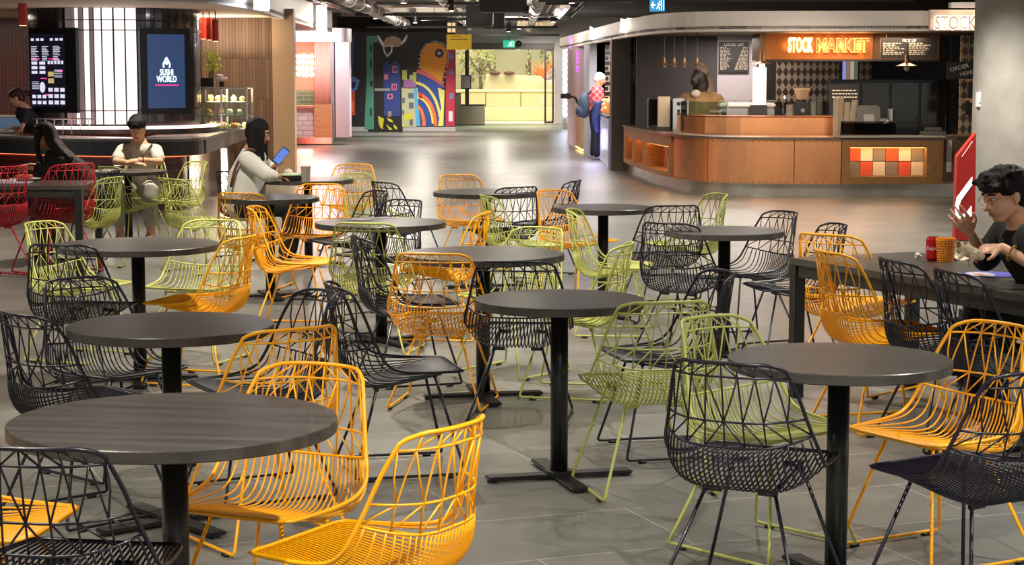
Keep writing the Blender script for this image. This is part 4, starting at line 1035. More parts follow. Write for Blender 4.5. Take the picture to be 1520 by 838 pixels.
# grinder
a = at(1195, 178, 28.1); t = thing('coffee_grinder', 'black coffee grinder with a pale hopper on the back bench', 'coffee grinder', (a.x, 28.45, zb + .001))
bm = NB(); box(bm, -.11, .11, -.1, .1, 0, .24, .02); cyl(bm, (0, 0, .24), (0, 0, .28), .06, seg=18); obj('body', bm, M_BLACK, t)
bm = NB(); cyl(bm, (0, 0, .28), (0, 0, .42), .07, .12, seg=20); cyl(bm, (0, 0, .42), (0, 0, .44), .125, seg=20); obj('hopper', bm, mat('hopper_amber', (170, 140, 110), .3), t)
bm = NB(); cyl(bm, (0, -.13, .12), (0, -.1, .12), .03, seg=14); obj('spout', bm, M_STEEL, t)
# tap
a = at(1168, 178, 28.0); t = thing('bench_tap', 'curved steel tap left of the coffee grinder', 'tap', (a.x, 28.4, zb + .001))
bm = NB(); tube(bm, chaikin([Vector(p) for p in ((0, 0, 0), (0, 0, .28), (0, -.04, .34), (0, -.12, .33), (0, -.14, .24))], 2), .012, 8); obj('spout', bm, M_CHROME, t)
bm = NB(); cyl(bm, (0, 0, 0), (0, 0, .03), .03, seg=14); cyl(bm, (.02, 0, .06), (.07, 0, .08), .007, seg=8); obj('base_lever', bm, M_CHROME, t)
for i, (px, hh, c_, lab) in enumerate([(1178, .2, (120, 110, 96), 'short pale jar beside the black coffee grinder'), (1213, .24, (90, 96, 84), 'grey green canister right of the coffee grinder'), (1222, .26, (60, 56, 50), 'dark canister farther right of the coffee grinder')]):
    a = at(px, 178, 28.0); t = thing('canister', lab, 'canister', (a.x, 28.4, zb + .001), 0, 'canisters on the back bench')
    bm = NB(); cyl(bm, (0, 0, 0), (0, 0, hh), .05, seg=18); obj('body', bm, mat('can%d' % i, c_, .3), t)
    bm = NB(); cyl(bm, (0, 0, hh), (0, 0, hh + .02), .052, .045, seg=18); obj('lid', bm, M_DARK, t)
# stacks of paper cups
for i, (px, top) in enumerate([(1240, 146), (1248, 145), (1256, 152), (1263, 149)]):
    c = at(px, 197, 26.2); z1_ = at(px, top, 26.2).z
    t = thing('cup_stack', ['leftmost tall stack of pale cups on the copper counter', 'second tall stack of pale cups from the left', 'shorter third stack of pale cups on the counter', 'rightmost slightly leaning stack of pale cups'][i], 'cups', (c.x, 26.15 + .1 * (i % 2), zt), 0, 'stacks of pale cups')
    h = z1_ - HT; n_ = 26
    bm = NB()
    for k in range(n_):
        z = h * k / n_; lx = (.0 if i < 3 else .06 * k / n_); g = bmesh.ops.create_cone(bm, cap_ends=True, segments=14, radius1=.045, radius2=.038, depth=h / n_ * .85)
        for v in g['verts']: v.co += Vector((lx, 0, z + h / n_ / 2))
    obj('cups', bm, mat('cup_cream', (196, 176, 150), .6), t)
    bm = NB(); cyl(bm, ((0 if i < 3 else .06), 0, h), ((0 if i < 3 else .06), 0, h + .006), .034, .03, seg=14); obj('top_cup_base', bm, mat('cup_cream2', (170, 150, 126), .6), t)
# sign behind cups
a = at(1253, 150, 28.9); t = thing('small_poster', 'small dark poster with white writing behind the cup stacks', 'poster', (a.x, 28.9, zb + .001))
bm = NB(); box(bm, -.22, .22, 0, .02, 0, .5); obj('poster_board', bm, M_BLACK, t)
bm = NB(); rr = random.Random(2)
for j in range(3):
    x = -.18
    while x < .17: w_ = rr.uniform(.02, .05); box(bm, x, x + w_, -.005, 0, .4 - .05 * j, .415 - .05 * j); x += w_ + .014
obj('poster_writing', bm, mat('chalk', (226, 216, 200), .6), t)
# till screen, bottle, smoked guard, register
a = at(1290, 197, 26.3); t = thing('till_screen', 'grey touch screen till seen from behind on the counter', 'till', (a.x, 26.3, zt))
bm = NB(); box(bm, -.16, .16, 0, .03, .14, .42, .02, Matrix.Rotation(R(-12), 4, 'X')); obj('screen_back', bm, mat('till_grey', (110, 106, 98), .35), t)
bm = NB(); box(bm, -.08, .08, -.02, .0, .16, .3, .01, Matrix.Rotation(R(-12), 4, 'X')); obj('hinge_plate', bm, mat('till_light', (186, 184, 176), .3), t)
bm = NB(); cyl(bm, (0, .05, 0), (0, .03, .16), .03, seg=14); cyl(bm, (0, .05, 0), (0, .05, .015), .12, seg=24); obj('stand', bm, M_DARK, t)
a = at(1322, 197, 26.4); t = thing('serving_jug', 'dark jug with steel plunger on the counter', 'jug', (a.x, 26.4, zt))
bm = NB(); cyl(bm, (0, 0, 0), (0, 0, .16), .14, .13, seg=24); cyl(bm, (0, 0, .16), (0, 0, .2), .13, .05, seg=24); obj('body', bm, mat('jug_glass', (72, 64, 56), .15), t)
bm = NB(); cyl(bm, (0, 0, .2), (0, 0, .36), .045, seg=18); obj('plunger', bm, M_STEEL, t)
a = at(1248, 200, 25.75); b = at(1360, 180, 25.75); W = b.x - a.x; t = thing('smoked_guard', 'low smoked glass guard in front of the till', 'glass screen', ((a.x + b.x) / 2, 25.75, HT + .021)); h = b.z - a.z
bm = NB(); box(bm, -W / 2, W / 2, 0, .012, 0.01, h - .01); obj('smoked_pane', bm, glassm('smoked', (110, 104, 96)), t)
bm = NB(); tube(bm, [(-W / 2, .005, 0), (-W / 2, .005, h), (W / 2, .005, h), (W / 2, .005, 0)], .008, 6); obj('guard_frame', bm, M_BLACK, t)
a = at(1385, 200, 25.8); t = thing('cash_register', 'flat grey card terminal base at the right of the counter', 'till', (a.x + .02, 25.8, HT + .021))
bm = NB(); box(bm, -.16, .16, 0, .2, 0, .05, .008); box(bm, -.12, .12, .02, .16, .05, .1, .02); obj('body', bm, mat('register_grey', (96, 92, 86), .4), t)
bm = NB(); box(bm, -.1, .1, .04, .15, .1, .104); obj('keypad', bm, M_BLACK, t)
# pendants over the counter
def brass(px, py, d, s, lab, lit):
    c = at(px, py, d); t = thing('pendant_lamp', lab, 'pendant lamp', c, 0, 'small cafe pendants')
    bm = NB(); cyl(bm, (0, 0, .02 * s), (0, 0, .06 * s), .14 * s, .035 * s, seg=24, caps=False); cyl(bm, (0, 0, .06 * s), (0, 0, .16 * s), .03 * s, .02 * s, seg=16); obj('lamp_shade', bm, mat('aged_brass', (120, 90, 60), .35, .8), t)
    bm = NB(); ell(bm, (0, 0, 0), (.04 * s, .04 * s, .05 * s)); obj('bulb', bm, glow('bulb_on', (255, 235, 215), 25) if lit else mat('bulb_off', (160, 140, 110), .2), t, True)
    bm = NB(); cyl(bm, (0, 0, .16 * s), (0, 0, RS + .03 - c.z), .006, seg=6); obj('cord', bm, M_BLACK, t)
for i, px in enumerate((986, 1001, 1016, 1035)): brass(px, 97, 28.6, .7, ['leftmost', 'second', 'third', 'rightmost'][i] + ' of four small brass pendants above the glass guard', False)
brass(1131, 97, 27.6, 1.0, 'lit brass pendant above the espresso machine', True)
brass(1346, 100, 27.4, 1.1, 'brass pendant hanging under the wide menu board', False)
c = at(1130, 97, 27.6); lamp('pendant_light', 'POINT', (c.x, 27.6, c.z - .1), 12, (1, .95, .9), .05)
a = at(1117, 152, 28.2); b = at(1138, 100, 28.2); t = thing('paper_roll_panel', 'tall white panel lit by the bright cafe pendant', 'panel', ((a.x + b.x) / 2, 28.2, zb + .001))
bm = NB(); box(bm, -.1, .1, 0, .03, .2, b.z - zb, .004); obj('panel', bm, mat('panel_white', (226, 224, 226), .5), t); bm = NB(); box(bm, -.12, .12, -.0, .12, 0, .2, .01); obj('base', bm, M_DARK, t)
lamp('cafe_ceiling_light', 'AREA', (2.9, 27.9, RS), 60, (1, .82, .62), 1.2, (0, 0, 0), sy=.8)
lamp('cafe_ceiling_light', 'AREA', (5.2, 27.9, RS), 46, (1, .80, .58), 1.5, (0, 0, 0), sy=.6)
# light that strikes the copper from the hall
lamp('copper_spot', 'SPOT', (1.8, 22.2, CEIL - .3), 380, (1, .80, .58), .05, (R(52), 0, R(-12)), R(52), .6)
lamp('copper_spot', 'SPOT', (4.2, 22.0, CEIL - .3), 260, (1, .8, .6), .05, (R(52), 0, R(6)), R(60), .6)

for x_ in (1.4, 4.6):  # added spots without fixtures that brighten the right-hand fascia
    lamp('fascia_fill', 'SPOT', (x_, 20.6, 3.1), 210, (1, .9, .8), .05, (R(81), 0, R(-6)), R(62), .8)
# statue
ST0 = Vector((at(1040, 170, 29.2).x, 29.2, 0))
def remesh(o, vox, sm=4):
    m = o.modifiers.new('remesh', 'REMESH'); m.mode = 'VOXEL'; m.voxel_size = vox; m.use_smooth_shade = True
    if sm: s = o.modifiers.new('smooth', 'SMOOTH'); s.iterations = sm; s.factor = .5
    return o
t = thing('statue', 'large dark faced statue in a knitted hood and brown jacket', 'statue', ST0)
bm = NB()
chain(bm, [(0, 0, .0), (0, 0, .8), (0, 0, 1.25)], [.16, .16, .12]); ell(bm, (-.02, 0, 1.58), (.12, .14, .16)); ell(bm, (-.1, -.1, 1.52), (.08, .09, .08)); ell(bm, (.0, .02, 1.45), (.13, .12, .16))
ell(bm, (-.07, -.1, 1.60), (.09, .06, .03)); ell(bm, (-.14, -.16, 1.54), (.035, .03, .03))
for s_ in (-1, 1): chain(bm, [(s_ * .24, 0, 1.2), (s_ * .31, -.05, .95), (s_ * .22, -.15, .82)], [.1, .085, .06])
obj('body', bm, mat('statue_dark', (34, 28, 28), .5), t); remesh(t.children[-1], .02)
bm = NB(); ell(bm, (0.01, .03, 1.66), (.135, .15, .11)); chain(bm, [(.06, .08, 1.62), (.1, .09, 1.45), (.12, .06, 1.3)], [.10, .11, .12]); obj('knitted_hood', bm, mat('hood_taupe', (104, 88, 78), .9, noise=(30, .25)), t); remesh(t.children[-1], .016)
bm = NB(); ell(bm, (0, 0, 1.1), (.27, .22, .28)); ell(bm, (.18, 0, 1.22), (.14, .14, .13)); ell(bm, (-.18, 0, 1.22), (.13, .14, .12))
for s_ in (-1, 1): chain(bm, [(s_ * .24, 0, 1.22), (s_ * .32, -.04, .96)], [.115, .10])
obj('jacket', bm, mat('jacket_brown', (122, 92, 60), .8, noise=(12, .2)), t); remesh(t.children[-1], .02)
bm = NB(); ell(bm, (-.09, -.15, 1.33), (.07, .05, .06)); obj('light_collar', bm, mat('collar', (170, 160, 150), .8), t)

# ================================================================= RIGHT FAR SHOPS
def wx(y): return 1.31 + (44 - y) * (1.67 - 1.31) / (44 - 32.4)
def wallseg(name, y0, y1, z0, z1, m, off=0.0, th=.4, bev=0):
    bm = NB(); prism(bm, [(wx(y0) + off, y0), (wx(y1) + off, y1), (wx(y1) + off + th, y1), (wx(y0) + off + th, y0)], z0, z1)
    return obj(name, bm, m)
M_MAUVE = mat('mauve_wall', (196, 172, 176), .6)
o = wallseg('trim_mauve_pier', 44.6, 41.3, 0, RS + .03, M_MAUVE, .0, .5); o['kind'] = 'structure'
o = wallseg('trim_pale_pier', 39.2, 37.6, 0, RS + .03, mat('cool_grey_pier', (170, 170, 182), .55), -.0, .3); o['kind'] = 'structure'
# brick wall segment facing the camera behind the standing man
bm = NB(); a = at(886, 130, 37.5); b = at(912, 130, 37.5); box(bm, a.x, a.x + 1.5, 37.6, 37.8, 0, RS + .03)
struct('wall_black_brick', bm, brickm('black_brick', (44, 38, 36), (34, 30, 28), (225, 200, 170), .21, .098, .008, .5, .25, 0, 'XZ', .4))
# purple shop: wood counter and arch
t = thing('wood_kiosk_counter', 'narrow wooden counter lit along its base below the purple sign', 'counter', (wx(40.3), 40.3, 0))
a_ = wallseg('counter_body', 41.2, 39.3, .08, .93, woodm('kiosk_wood', (178, 132, 92), (200, 150, 106), (20, 20, 2)), -.03, .4); a_.parent = t; bpy.context.view_layer.update(); a_.matrix_parent_inverse = t.matrix_world.inverted()
a_ = wallseg('counter_top', 41.3, 39.2, .93, .96, mat('kiosk_top', (214, 190, 160), .4), -.06, .45); a_.parent = t; a_.matrix_parent_inverse = t.matrix_world.inverted()
a_ = wallseg('base_light', 41.2, 39.3, .05, .08, glow('base_led', (255, 190, 110), 5), -.035, .1); a_.parent = t; a_.matrix_parent_inverse = t.matrix_world.inverted()
t = thing('arched_opening', 'dark arched opening with warm light behind the wooden counter', 'opening', (wx(40.3) + .3, 40.3, .96))
bm = NB()
pts = [(-.9, 0), (.9, 0)] + [(.9 * math.cos(R(q)), .55 + .55 * math.sin(R(q))) for q in range(0, 181, 15)]
plate(bm, pts, Vector((wx(40.3) + .3, 40.3, .96)), Vector((0, 1, 0)), Vector((0, 0, 1)), .03); obj('arch_panel', bm, mat('arch_brown', (50, 26, 22), .4), t, world=True)
bm = NB(); box(bm, -.03, .0, -.4, .3, .05, .35); obj('warm_light_panel', bm, glow('warm_panel', (255, 180, 100), 3), t)
v = at(857.5, 75, 40.2)
litsign('purple_neon_text', 'vertical purple neon lettering inside the arched opening', 855, 75, 859, 106, 40.6, (170, 50, 230), 5, [[(.2, 0), (.8, .05)], [(.2, .15), (.8, .2), (.2, .25)], [(.5, .4), (.5, .5)], [(.2, .6), (.8, .65), (.2, .72)], [(.2, .82), (.8, .88), (.2, .96)]], .022, (5, (.7, .25, 1)))
# glowing food counter behind the man
t = thing('glowing_food_counter', 'bluish white counter with glowing food beside the standing man', 'counter', (1.86, 35.6, 0))
a = at(893, 236, 35.6); b = at(908, 186, 35.6)
bm = NB(); box(bm, a.x, a.x + .6, 33.2, 37.5, 0, .86, .01); obj('counter_body', bm, mat('counter_bluish', (206, 206, 226), .3, emit=(200, 200, 255), es=.10), t, world=True)
bm = NB(); box(bm, a.x - .03, a.x + .63, 33.2, 37.5, .861, .89); obj('counter_top', bm, M_DARK, t, world=True)
bm = NB(); rr = random.Random(8)
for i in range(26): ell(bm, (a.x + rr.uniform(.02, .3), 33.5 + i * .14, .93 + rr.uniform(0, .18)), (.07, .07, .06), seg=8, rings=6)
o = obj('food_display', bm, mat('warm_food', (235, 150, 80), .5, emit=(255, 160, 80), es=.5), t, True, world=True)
lamp('food_light', 'AREA', (a.x + .25, 35.6, RS - .03), 120, (1, .93, .86), 1.2, (0, 0, 0), sy=2.5)
lamp('counter_blue', 'POINT', (a.x - .15, 35.9, .4), 8, (.65, .62, 1), .2)
# dark tablet on a stand + led squiggle
c = at(845, 160, 43.0); t = thing('card_terminal', 'black card terminal sticking out above the wooden kiosk counter', 'terminal', (wx(40.9) - .0, 40.9, .96))
bm = NB(); tube(bm, [(0, 0, 0), (-.06, -.05, .14), (-.2, -.1, .18)], .025, 8); obj('arm', bm, M_BLACK, t)
bm = NB(); box(bm, -.38, -.16, -.16, -.04, .12, .24, .02); obj('terminal_body', bm, M_BLACK, t)
t = thing('led_squiggle', 'wavy glowing white LED light running down the far white wall', 'light', at(838.5, 120, 56))
bm = NB(); pts = [at(838.5 + 2.2 * math.sin(i * 1.35), 62 + i * 1.9, 56) for i in range(59)]
tube(bm, pts, .035, 6); obj('light_tube', bm, glow('squiggle_led', (215, 222, 255), 8), t, world=True)
bm = NB(); a = at(837, 175, 56.1); b = at(840, 60, 56.1); box(bm, (a.x + b.x) / 2 - .06, (a.x + b.x) / 2 + .06, 56.05, 56.1, 0, b.z); obj('backing_board', bm, M_WHITE, t, world=True)
lamp('squiggle_spill', 'POINT', at(836, 115, 55.4), 25, (.85, .88, 1), .3)

# ================================================================= CONCRETE COLUMN, RED SIGN
c = fl(1447, 352); CR = .78
M_CONC = mat('raw_concrete', (158, 152, 142), .7, noise=(3.5, .38), bump=.2)
colx = at(1450, 150, 19.7).x + CR
bm = NB(); cyl(bm, (colx, 19.7 + .1, 0), (colx, 19.7 + .1, CEIL), CR, seg=72)
o = obj('trim_concrete_column', bm, M_CONC, None, True); o['kind'] = 'structure'
md = o.modifiers.new('es', 'EDGE_SPLIT')
a = at(1450, 160, 19.3); b = at(1455, 137, 19.3)
t = thing('wall_switch_box', 'small white box fixed on the edge of the concrete column', 'switch box', (at(1453, 150, 19.7).x, 19.62, a.z))
bm = NB(); box(bm, -.03, .02, 0, .1, 0, b.z - a.z, .006); obj('box_cover', bm, M_WHITE, t)
bm = NB(); box(bm, -.02, .01, -.006, 0, .04, .1, .002); obj('switch', bm, mat('switch_grey', (190, 190, 190), .5), t)
DR2 = 18.9
t = thing('red_sign_board', 'tall red board with a white ribbon mark beside the concrete column', 'sign', (at(1432, 345, DR2).x, DR2, 0))
def Q(px, py): v = at(px, py, DR2); return (v.x, max(v.z, 0))
bm = NB(); pts = [Q(1417, 356), Q(1447, 356), Q(1449, 197), Q(1421, 232)]; plate(bm, pts, Vector((0, DR2, 0)), Vector((1, 0, 0)), Vector((0, 0, 1)), -.001)
bm.free(); bm = NB()
f = [bm.verts.new((x, DR2, z)) for x, z in pts]; g = [bm.verts.new((x, DR2 + .12, z)) for x, z in pts]
bm.faces.new(f); bm.faces.new(g[::-1])
for i in range(4): bm.faces.new((f[i], f[(i + 1) % 4], g[(i + 1) % 4], g[i]))
obj('red_panel', bm, mat('sign_red', (196, 42, 36), .45), t, world=True)
bm = NB(); rb = [(1420, 293), (1443, 262), (1443, 274), (1427, 296), (1423, 306), (1424, 315), (1428, 318), (1434, 316), (1442, 305), (1442, 320), (1434, 328), (1426, 328), (1419, 322), (1417.5, 308)]
f = [bm.verts.new((Q(*p)[0], DR2 - .004, Q(*p)[1])) for p in rb]; g = [bm.verts.new((v.co.x, DR2 + .002, v.co.z)) for v in f]; n = len(f)
bm.faces.new(f); bm.faces.new(g[::-1])
for i in range(n): bm.faces.new((f[i], f[(i + 1) % n], g[(i + 1) % n], g[i]))
obj('white_ribbon', bm, mat('sign_white', (226, 216, 210), .5), t, world=True)
bm = NB()
for i in range(9):
    x0, z0_ = Q(1428 + i * 1.8, 232 - i * 2.6); box(bm, x0, x0 + .006, DR2 - .003, DR2, z0_, z0_ + .011)
obj('small_lettering', bm, MATS['sign_white'], t, world=True)
# ================================================================= WIRE CHAIRS
CTR = [(-.25, .436), (-.14, .420), (-.03, .396), (.08, .374), (.165, .378), (.226, .450), (.25, .575), (.27, .69), (.287, .79)]
EDG = [(-.25, .438), (-.145, .440), (-.045, .445), (.035, .458), (.080, .485), (.104, .522), (.132, .590), (.17, .69), (.217, .785)]
WID = [.205, .226, .243, .254, .258, .252, .232, .206, .174]
def cr(a, v):
    v = max(0, min(len(a) - 1, v)); i = min(int(v), len(a) - 2); t = v - i
    g = lambda k: a[max(0, min(len(a) - 1, k))]
    def f(p0, p1, p2, p3): return .5 * (2 * p1 + (p2 - p0) * t + (2 * p0 - 5 * p1 + 4 * p2 - p3) * t * t + (3 * p1 - p0 - 3 * p2 + p3) * t ** 3)
    if isinstance(a[0], tuple): return tuple(f(*[g(i + k)[j] for k in (-1, 0, 1, 2)]) for j in (0, 1))
    return f(*[g(i + k) for k in (-1, 0, 1, 2)])
def SP(u, v):
    c = cr(CTR, v); e = cr(EDG, v); k = abs(u) ** (4.6 if 1.5 < v < 4.5 else (3.0 if v > 6 or v < .5 else (3.0 + 1.6 * (v - .5) if v <= 1.5 else 4.6 - 1.067 * (v - 4.5)))); w_ = cr(WID, v)
    return Vector((u * w_, c[0] + (e[0] - c[0]) * k, c[1] + (e[1] - c[1]) * k))
V1, V2, V3 = 7.5, 6.25, 5.6
NV = 4
def chair_meshes():
    M = {}
    # closed outer frame
    pts = [SP(u / 10, 0) for u in range(-9, 10, 3)] + [SP(1, v / 4) for v in range(1, 32)] + [SP(u / 10, 8) for u in range(8, -9, -2)] + [SP(-1, v / 4) for v in range(31, 0, -1)]
    bm = NB(); tube(bm, chaikin(pts, 1, True), .0062, 8, True); M['outer_frame'] = bm
    # backrest: rails and zigzag wires
    bm = NB()
    for v, r in ((V1, .0036), (V2, .0036), (V3, .0042)):
        tube(bm, [SP(u / 10, v) for u in range(-10, 11)], r, 6)
    us = [k * .27 for k in range(-3, 4)]
    for u in us: tube(bm, [SP(u, 8), SP(u, V1), SP(u, (V1 + V2) / 2), SP(u, V2), SP(u, V3)], .003, 5)
    for s in (1, -1):
        for k in range(0, 4):
            u0 = s * k * .27; u1 = s * min((k + 1) * .27, 1.0)
            if k < 3: tube(bm, [SP(u0, 8), SP(u1, V1)], .003, 5); tube(bm, [SP(u1, V1), SP((u0 + u1) / 2, (V1 + V2) / 2), SP(u0, V2)], .003, 5)
            else: tube(bm, [SP(s * .98, V1), SP(s * .9, (V1 + V2) / 2), SP(u0, V2)], .003, 5)
            if k < 3: tube(bm, [SP(u0, V2), SP(u1, V3)], .003, 5)
            else: tube(bm, [SP(u0, V2), SP(s * .985, V3 + .1)], .003, 5)
    M['backrest'] = bm
    # seat basket wires
    bm = NB(); n = 30
    for i in range(n):
        u = -1 + 2 * (i + .5) / n
        tube(bm, [SP(u, V3 * j / 18) for j in range(18, -1, -1)], .0034, 5)
    M['seat_basket'] = bm
    for nm, s in (('l', -1), ('r', 1)):
        p = [Vector((s * .115, -.145, .411)), Vector((s * .235, -.25, .014)), Vector((s * .235, .215, .014)), Vector((s * .115, .10, .362))]
        q = [p[0]]
        for i in (1, 2):
            a, b, c = p[i - 1], p[i], p[i + 1]; q += chaikin([b + (a - b).normalized() * .035, b, b + (c - b).normalized() * .035], 2)
        q.append(p[3])
        bm = NB(); tube(bm, q, .0062, 8); M['sled_leg_' + nm] = bm
        bm = NB(); tube(bm, [(s * .115, -.175, .416), (s * .115, -.05, .393), (s * .115, .11, .364)], .005, 6)
        for y, z in ((-.145, .409), (.10, .360)): cyl(bm, (s * .122, y, z), (s * .062, y, z), .0095, seg=10)
        M['seat_support_' + nm] = bm
        for k, y in (('f', -.18), ('b', .15)):
            bm = NB(); box(bm, s * .235 - .010, s * .235 + .010, y - .018, y + .018, 0, .012, .003); M['foot_glide_' + nm + k] = bm
    out = {}
    for k, bm in M.items():
        bmesh.ops.recalc_face_normals(bm, faces=bm.faces)
        me = bpy.data.meshes.new(k.rsplit('_', 1)[0] if k[-2:] in ('_l', '_r') or 'glide' in k else k); bm.to_mesh(me); bm.free()
        for p in me.polygons: p.use_smooth = True
        me.materials.append(M_BLACK); out[k] = me
    return out
CM = chair_meshes()
CCOL = {'yellow': mat('chair_yellow', (255, 176, 0), .38, coat=.2), 'green': mat('chair_green', (184, 188, 98), .42, coat=.15), 'black': mat('chair_ink_black', (19, 15, 30), .36, coat=.1), 'red': mat('chair_red', (190, 24, 40), .4, coat=.2)}
def chair_proto(col):
    t = thing('wire_chair', '', 'chair', (0, 0, 0), 0, col + ' wire chairs' if col != 'black' else 'black wire chairs')
    def add(name, key, parent):
        o = bpy.data.objects.new(name, CM[key]); COL.objects.link(o); o.parent = parent
        o.material_slots[0].link = 'OBJECT'; o.material_slots[0].material = M_BLACK if 'glide' in name else CCOL[col]
        return o
    add('outer_frame', 'outer_frame', t); add('backrest', 'backrest', t); add('seat_basket', 'seat_basket', t)
    for s in 'lr':
        l = add('sled_leg', 'sled_leg_' + s, t); add('seat_support', 'seat_support_' + s, t)
        add('foot_glide', 'foot_glide_' + s + 'f', l); add('foot_glide', 'foot_glide_' + s + 'b', l)
    return t
PROT = {}
CHAIRS = [
    ('yellow', -0.362, 4.888, -60, 1.0, 'yellow wire chair nearest the camera, at bottom centre, seat pointing left'),
    ('yellow', -0.692, 5.480, -154, 1.0, 'large yellow wire chair behind the nearest table, seat facing the camera'),
    ('yellow', -0.891, 6.767, -36, 1.0, 'yellow wire chair half hidden behind the large yellow chair at the front table'),
    ('yellow', -1.501, 5.186, 97, 1.0, 'yellow wire chair cut by the left edge, seat under the nearest table'),
    ('black', 0.762, 6.011, 27, 1.0, 'black wire chair seen from behind at the front right round table'),
    ('green', 0.871, 6.646, 138, 1.0, 'green wire chair directly behind the black chair at the front right table'),
    ('green', 0.534, 7.566, -14, 1.0, 'green wire chair with its back to the camera right of the small centre table'),
    ('black', 1.429, 5.840, -34, 1.0, 'navy black wire chair cut by the lower right edge, seat pointing left'),
    ('yellow', 1.484, 6.531, -120, 1.0, 'yellow wire chair facing left on the right side of the front right table'),
    ('black', 2.097, 8.069, 77, 1.06, 'second black wire chair along the long table, nearer the camera and lower right'),
    ('black', 1.951, 8.524, 76, 1.06, 'black wire chair next to the yellow chair along the long table side'),
    ('yellow', 1.732, 8.956, 75, 1.06, 'bright yellow wire chair at the left corner of the long table'),
    ('yellow', 1.794, 10.016, 44, 1.06, 'yellow wire chair behind the bright yellow chair at the long table corner'),
    ('black', 1.628, 10.996, -100, 1.0, 'black wire chair behind the two yellow chairs at the long table end'),
    ('black', 1.487, 11.923, -116, 1.0, 'black wire chair facing left between the right middle table and the long table'),
    ('black', 0.681, 8.361, -103, 1.0, 'black wire chair with a shiny seat left of the front right table, facing left'),
    ('black', 1.036, 11.360, 32, 1.0, 'lower of two overlapping black wire chairs left of the right middle table'),
    ('black', 1.006, 12.854, -15, 1.0, 'upper of two overlapping black wire chairs left of the right middle table'),
    ('green', 1.247, 13.703, -106, 1.0, 'green wire chair behind the right middle table, in front of the copper counter'),
    ('green', 0.635, 12.186, 97, 1.0, 'green wire chair edge-on, facing right, in front of the small far table'),
    ('green', 0.336, 9.858, -76, 1.0, 'green wire chair facing left behind the small centre table'),
    ('black', 0.039, 9.132, 6, 1.0, 'black wire chair with its back to the camera left of the small centre table'),
    ('green', 0.011, 10.591, -141, 1.0, 'green wire chair at the right end of the large middle table'),
    ('yellow', 0.461, 14.010, 135, 1.0, 'orange yellow wire chair left of the small far table'),
    ('black', 0.269, 15.566, -73, 1.0, 'black wire chair behind the small far table, farthest to the right'),
    ('black', -0.070, 14.847, -31, 1.0, 'black wire chair on the right side of the far middle table'),
    ('green', 0.063, 13.685, 75, 1.0, 'green wire chair edge-on, facing right, below the far middle table'),
    ('yellow', -0.355, 16.073, 154, 1.0, 'yellow wire chair behind the left end of the far middle table'),
    ('yellow', -0.424, 12.003, -83, 1.0, 'orange yellow wire chair tucked behind the large middle table, facing left'),
    ('yellow', -0.348, 9.524, 10, 1.0, 'yellow wire chair, back to the camera, at the large middle table'),
    ('black', -0.575, 10.271, 72, 1.0, 'black wire chair edge-on with a glinting seat left of the middle table'),
    ('green', -0.816, 11.399, 12, 1.0, 'green wire chair, back to the camera, in front of the table with pale streaks'),
    ('black', -0.844, 15.440, 53, 1.0, 'farthest black wire chair behind the table with pale streaks'),
    ('black', -1.197, 13.996, -118, 1.0, 'black wire chair facing left behind the table with pale streaks'),
    ('black', -0.886, 12.951, 221, 1.0, 'black wire chair behind the right end of the table with pale streaks'),
    ('yellow', -1.533, 17.967, 191, 1.0, 'pale yellow wire chair farthest back, right of the phone woman table'),
    ('green', -1.174, 16.395, 128, 1.0, 'olive green wire chair just in front of the farthest yellow chair'),
    ('yellow', -1.530, 14.768, -170, 1.0, 'yellow wire chair facing the camera behind the left middle tables'),
    ('yellow', -1.900, 14.140, 20, 1.0, 'yellow wire chair, back to the camera, at the table beside the woman in white'),
    ('black', -2.354, 17.139, 45, 1.0, 'black wire chair the woman in white sits on'),
    ('yellow', -1.431, 12.463, 93, 1.0, 'yellow wire chair facing right in open space left of centre'),
    ('yellow', -1.676, 10.293, -74, 1.0, 'yellow wire chair facing left at the right side of the left middle table'),
    ('green', -1.835, 11.092, -162, 1.0, 'green wire chair facing the camera behind the left middle table'),
    ('black', -0.987, 7.529, -118, 1.0, 'black wire chair facing left, right of the second nearest left table'),
    ('black', -0.491, 7.979, 76, 1.0, 'black wire chair facing right, standing alone left of the small centre table'),
    ('black', -2.257, 9.992, 12, 1.0, 'taller looking black wire chair left of the left middle table'),
    ('black', -1.675, 7.955, 132, 1.0, 'black wire chair behind the second nearest left table, seat toward the right'),
    ('black', -1.622, 7.134, 46, 1.0, 'black wire chair at the left edge beside the second nearest left table'),
    ('black', -1.108, 4.709, 10, 1.0, 'black wire chair cut by the bottom left corner, back to the camera'),
    ('green', -2.534, 11.111, 112, 1.0, 'green wire chair at the left end of the left middle table, facing right'),
    ('red', -3.766, 15.873, -46, 1.16, 'red wire chair fully in view beside the woman in black'),
    ('red', -4.223, 15.430, -55, 1.16, 'red wire chair cut by the left edge of the photo'),
    ('green', -3.559, 16.101, -72, 1.0, 'green wire chair just right of the red chair, facing left'),
    ('green', -3.568, 17.941, 44, 1.0, 'green wire chair in front of the table of the man in grey'),
    ('green', -3.235, 18.560, -132, 1.0, 'green wire chair right of the table of the man in grey'),
    ('green', -2.617, 15.934, 46, 1.0, 'green wire chair facing right in front of the counter with the light strip'),
]

for (col, x, y, h, sc, lab) in CHAIRS:
    loc = (x, y, 0); rz = R(180 - h)
    if col not in PROT:
        o = PROT[col] = chair_proto(col); o.location = loc; o.rotation_euler = (0, 0, rz); o['label'] = lab
    else: o = dup(PROT[col], loc, rz, lab)
    o.scale = (sc, sc, sc)

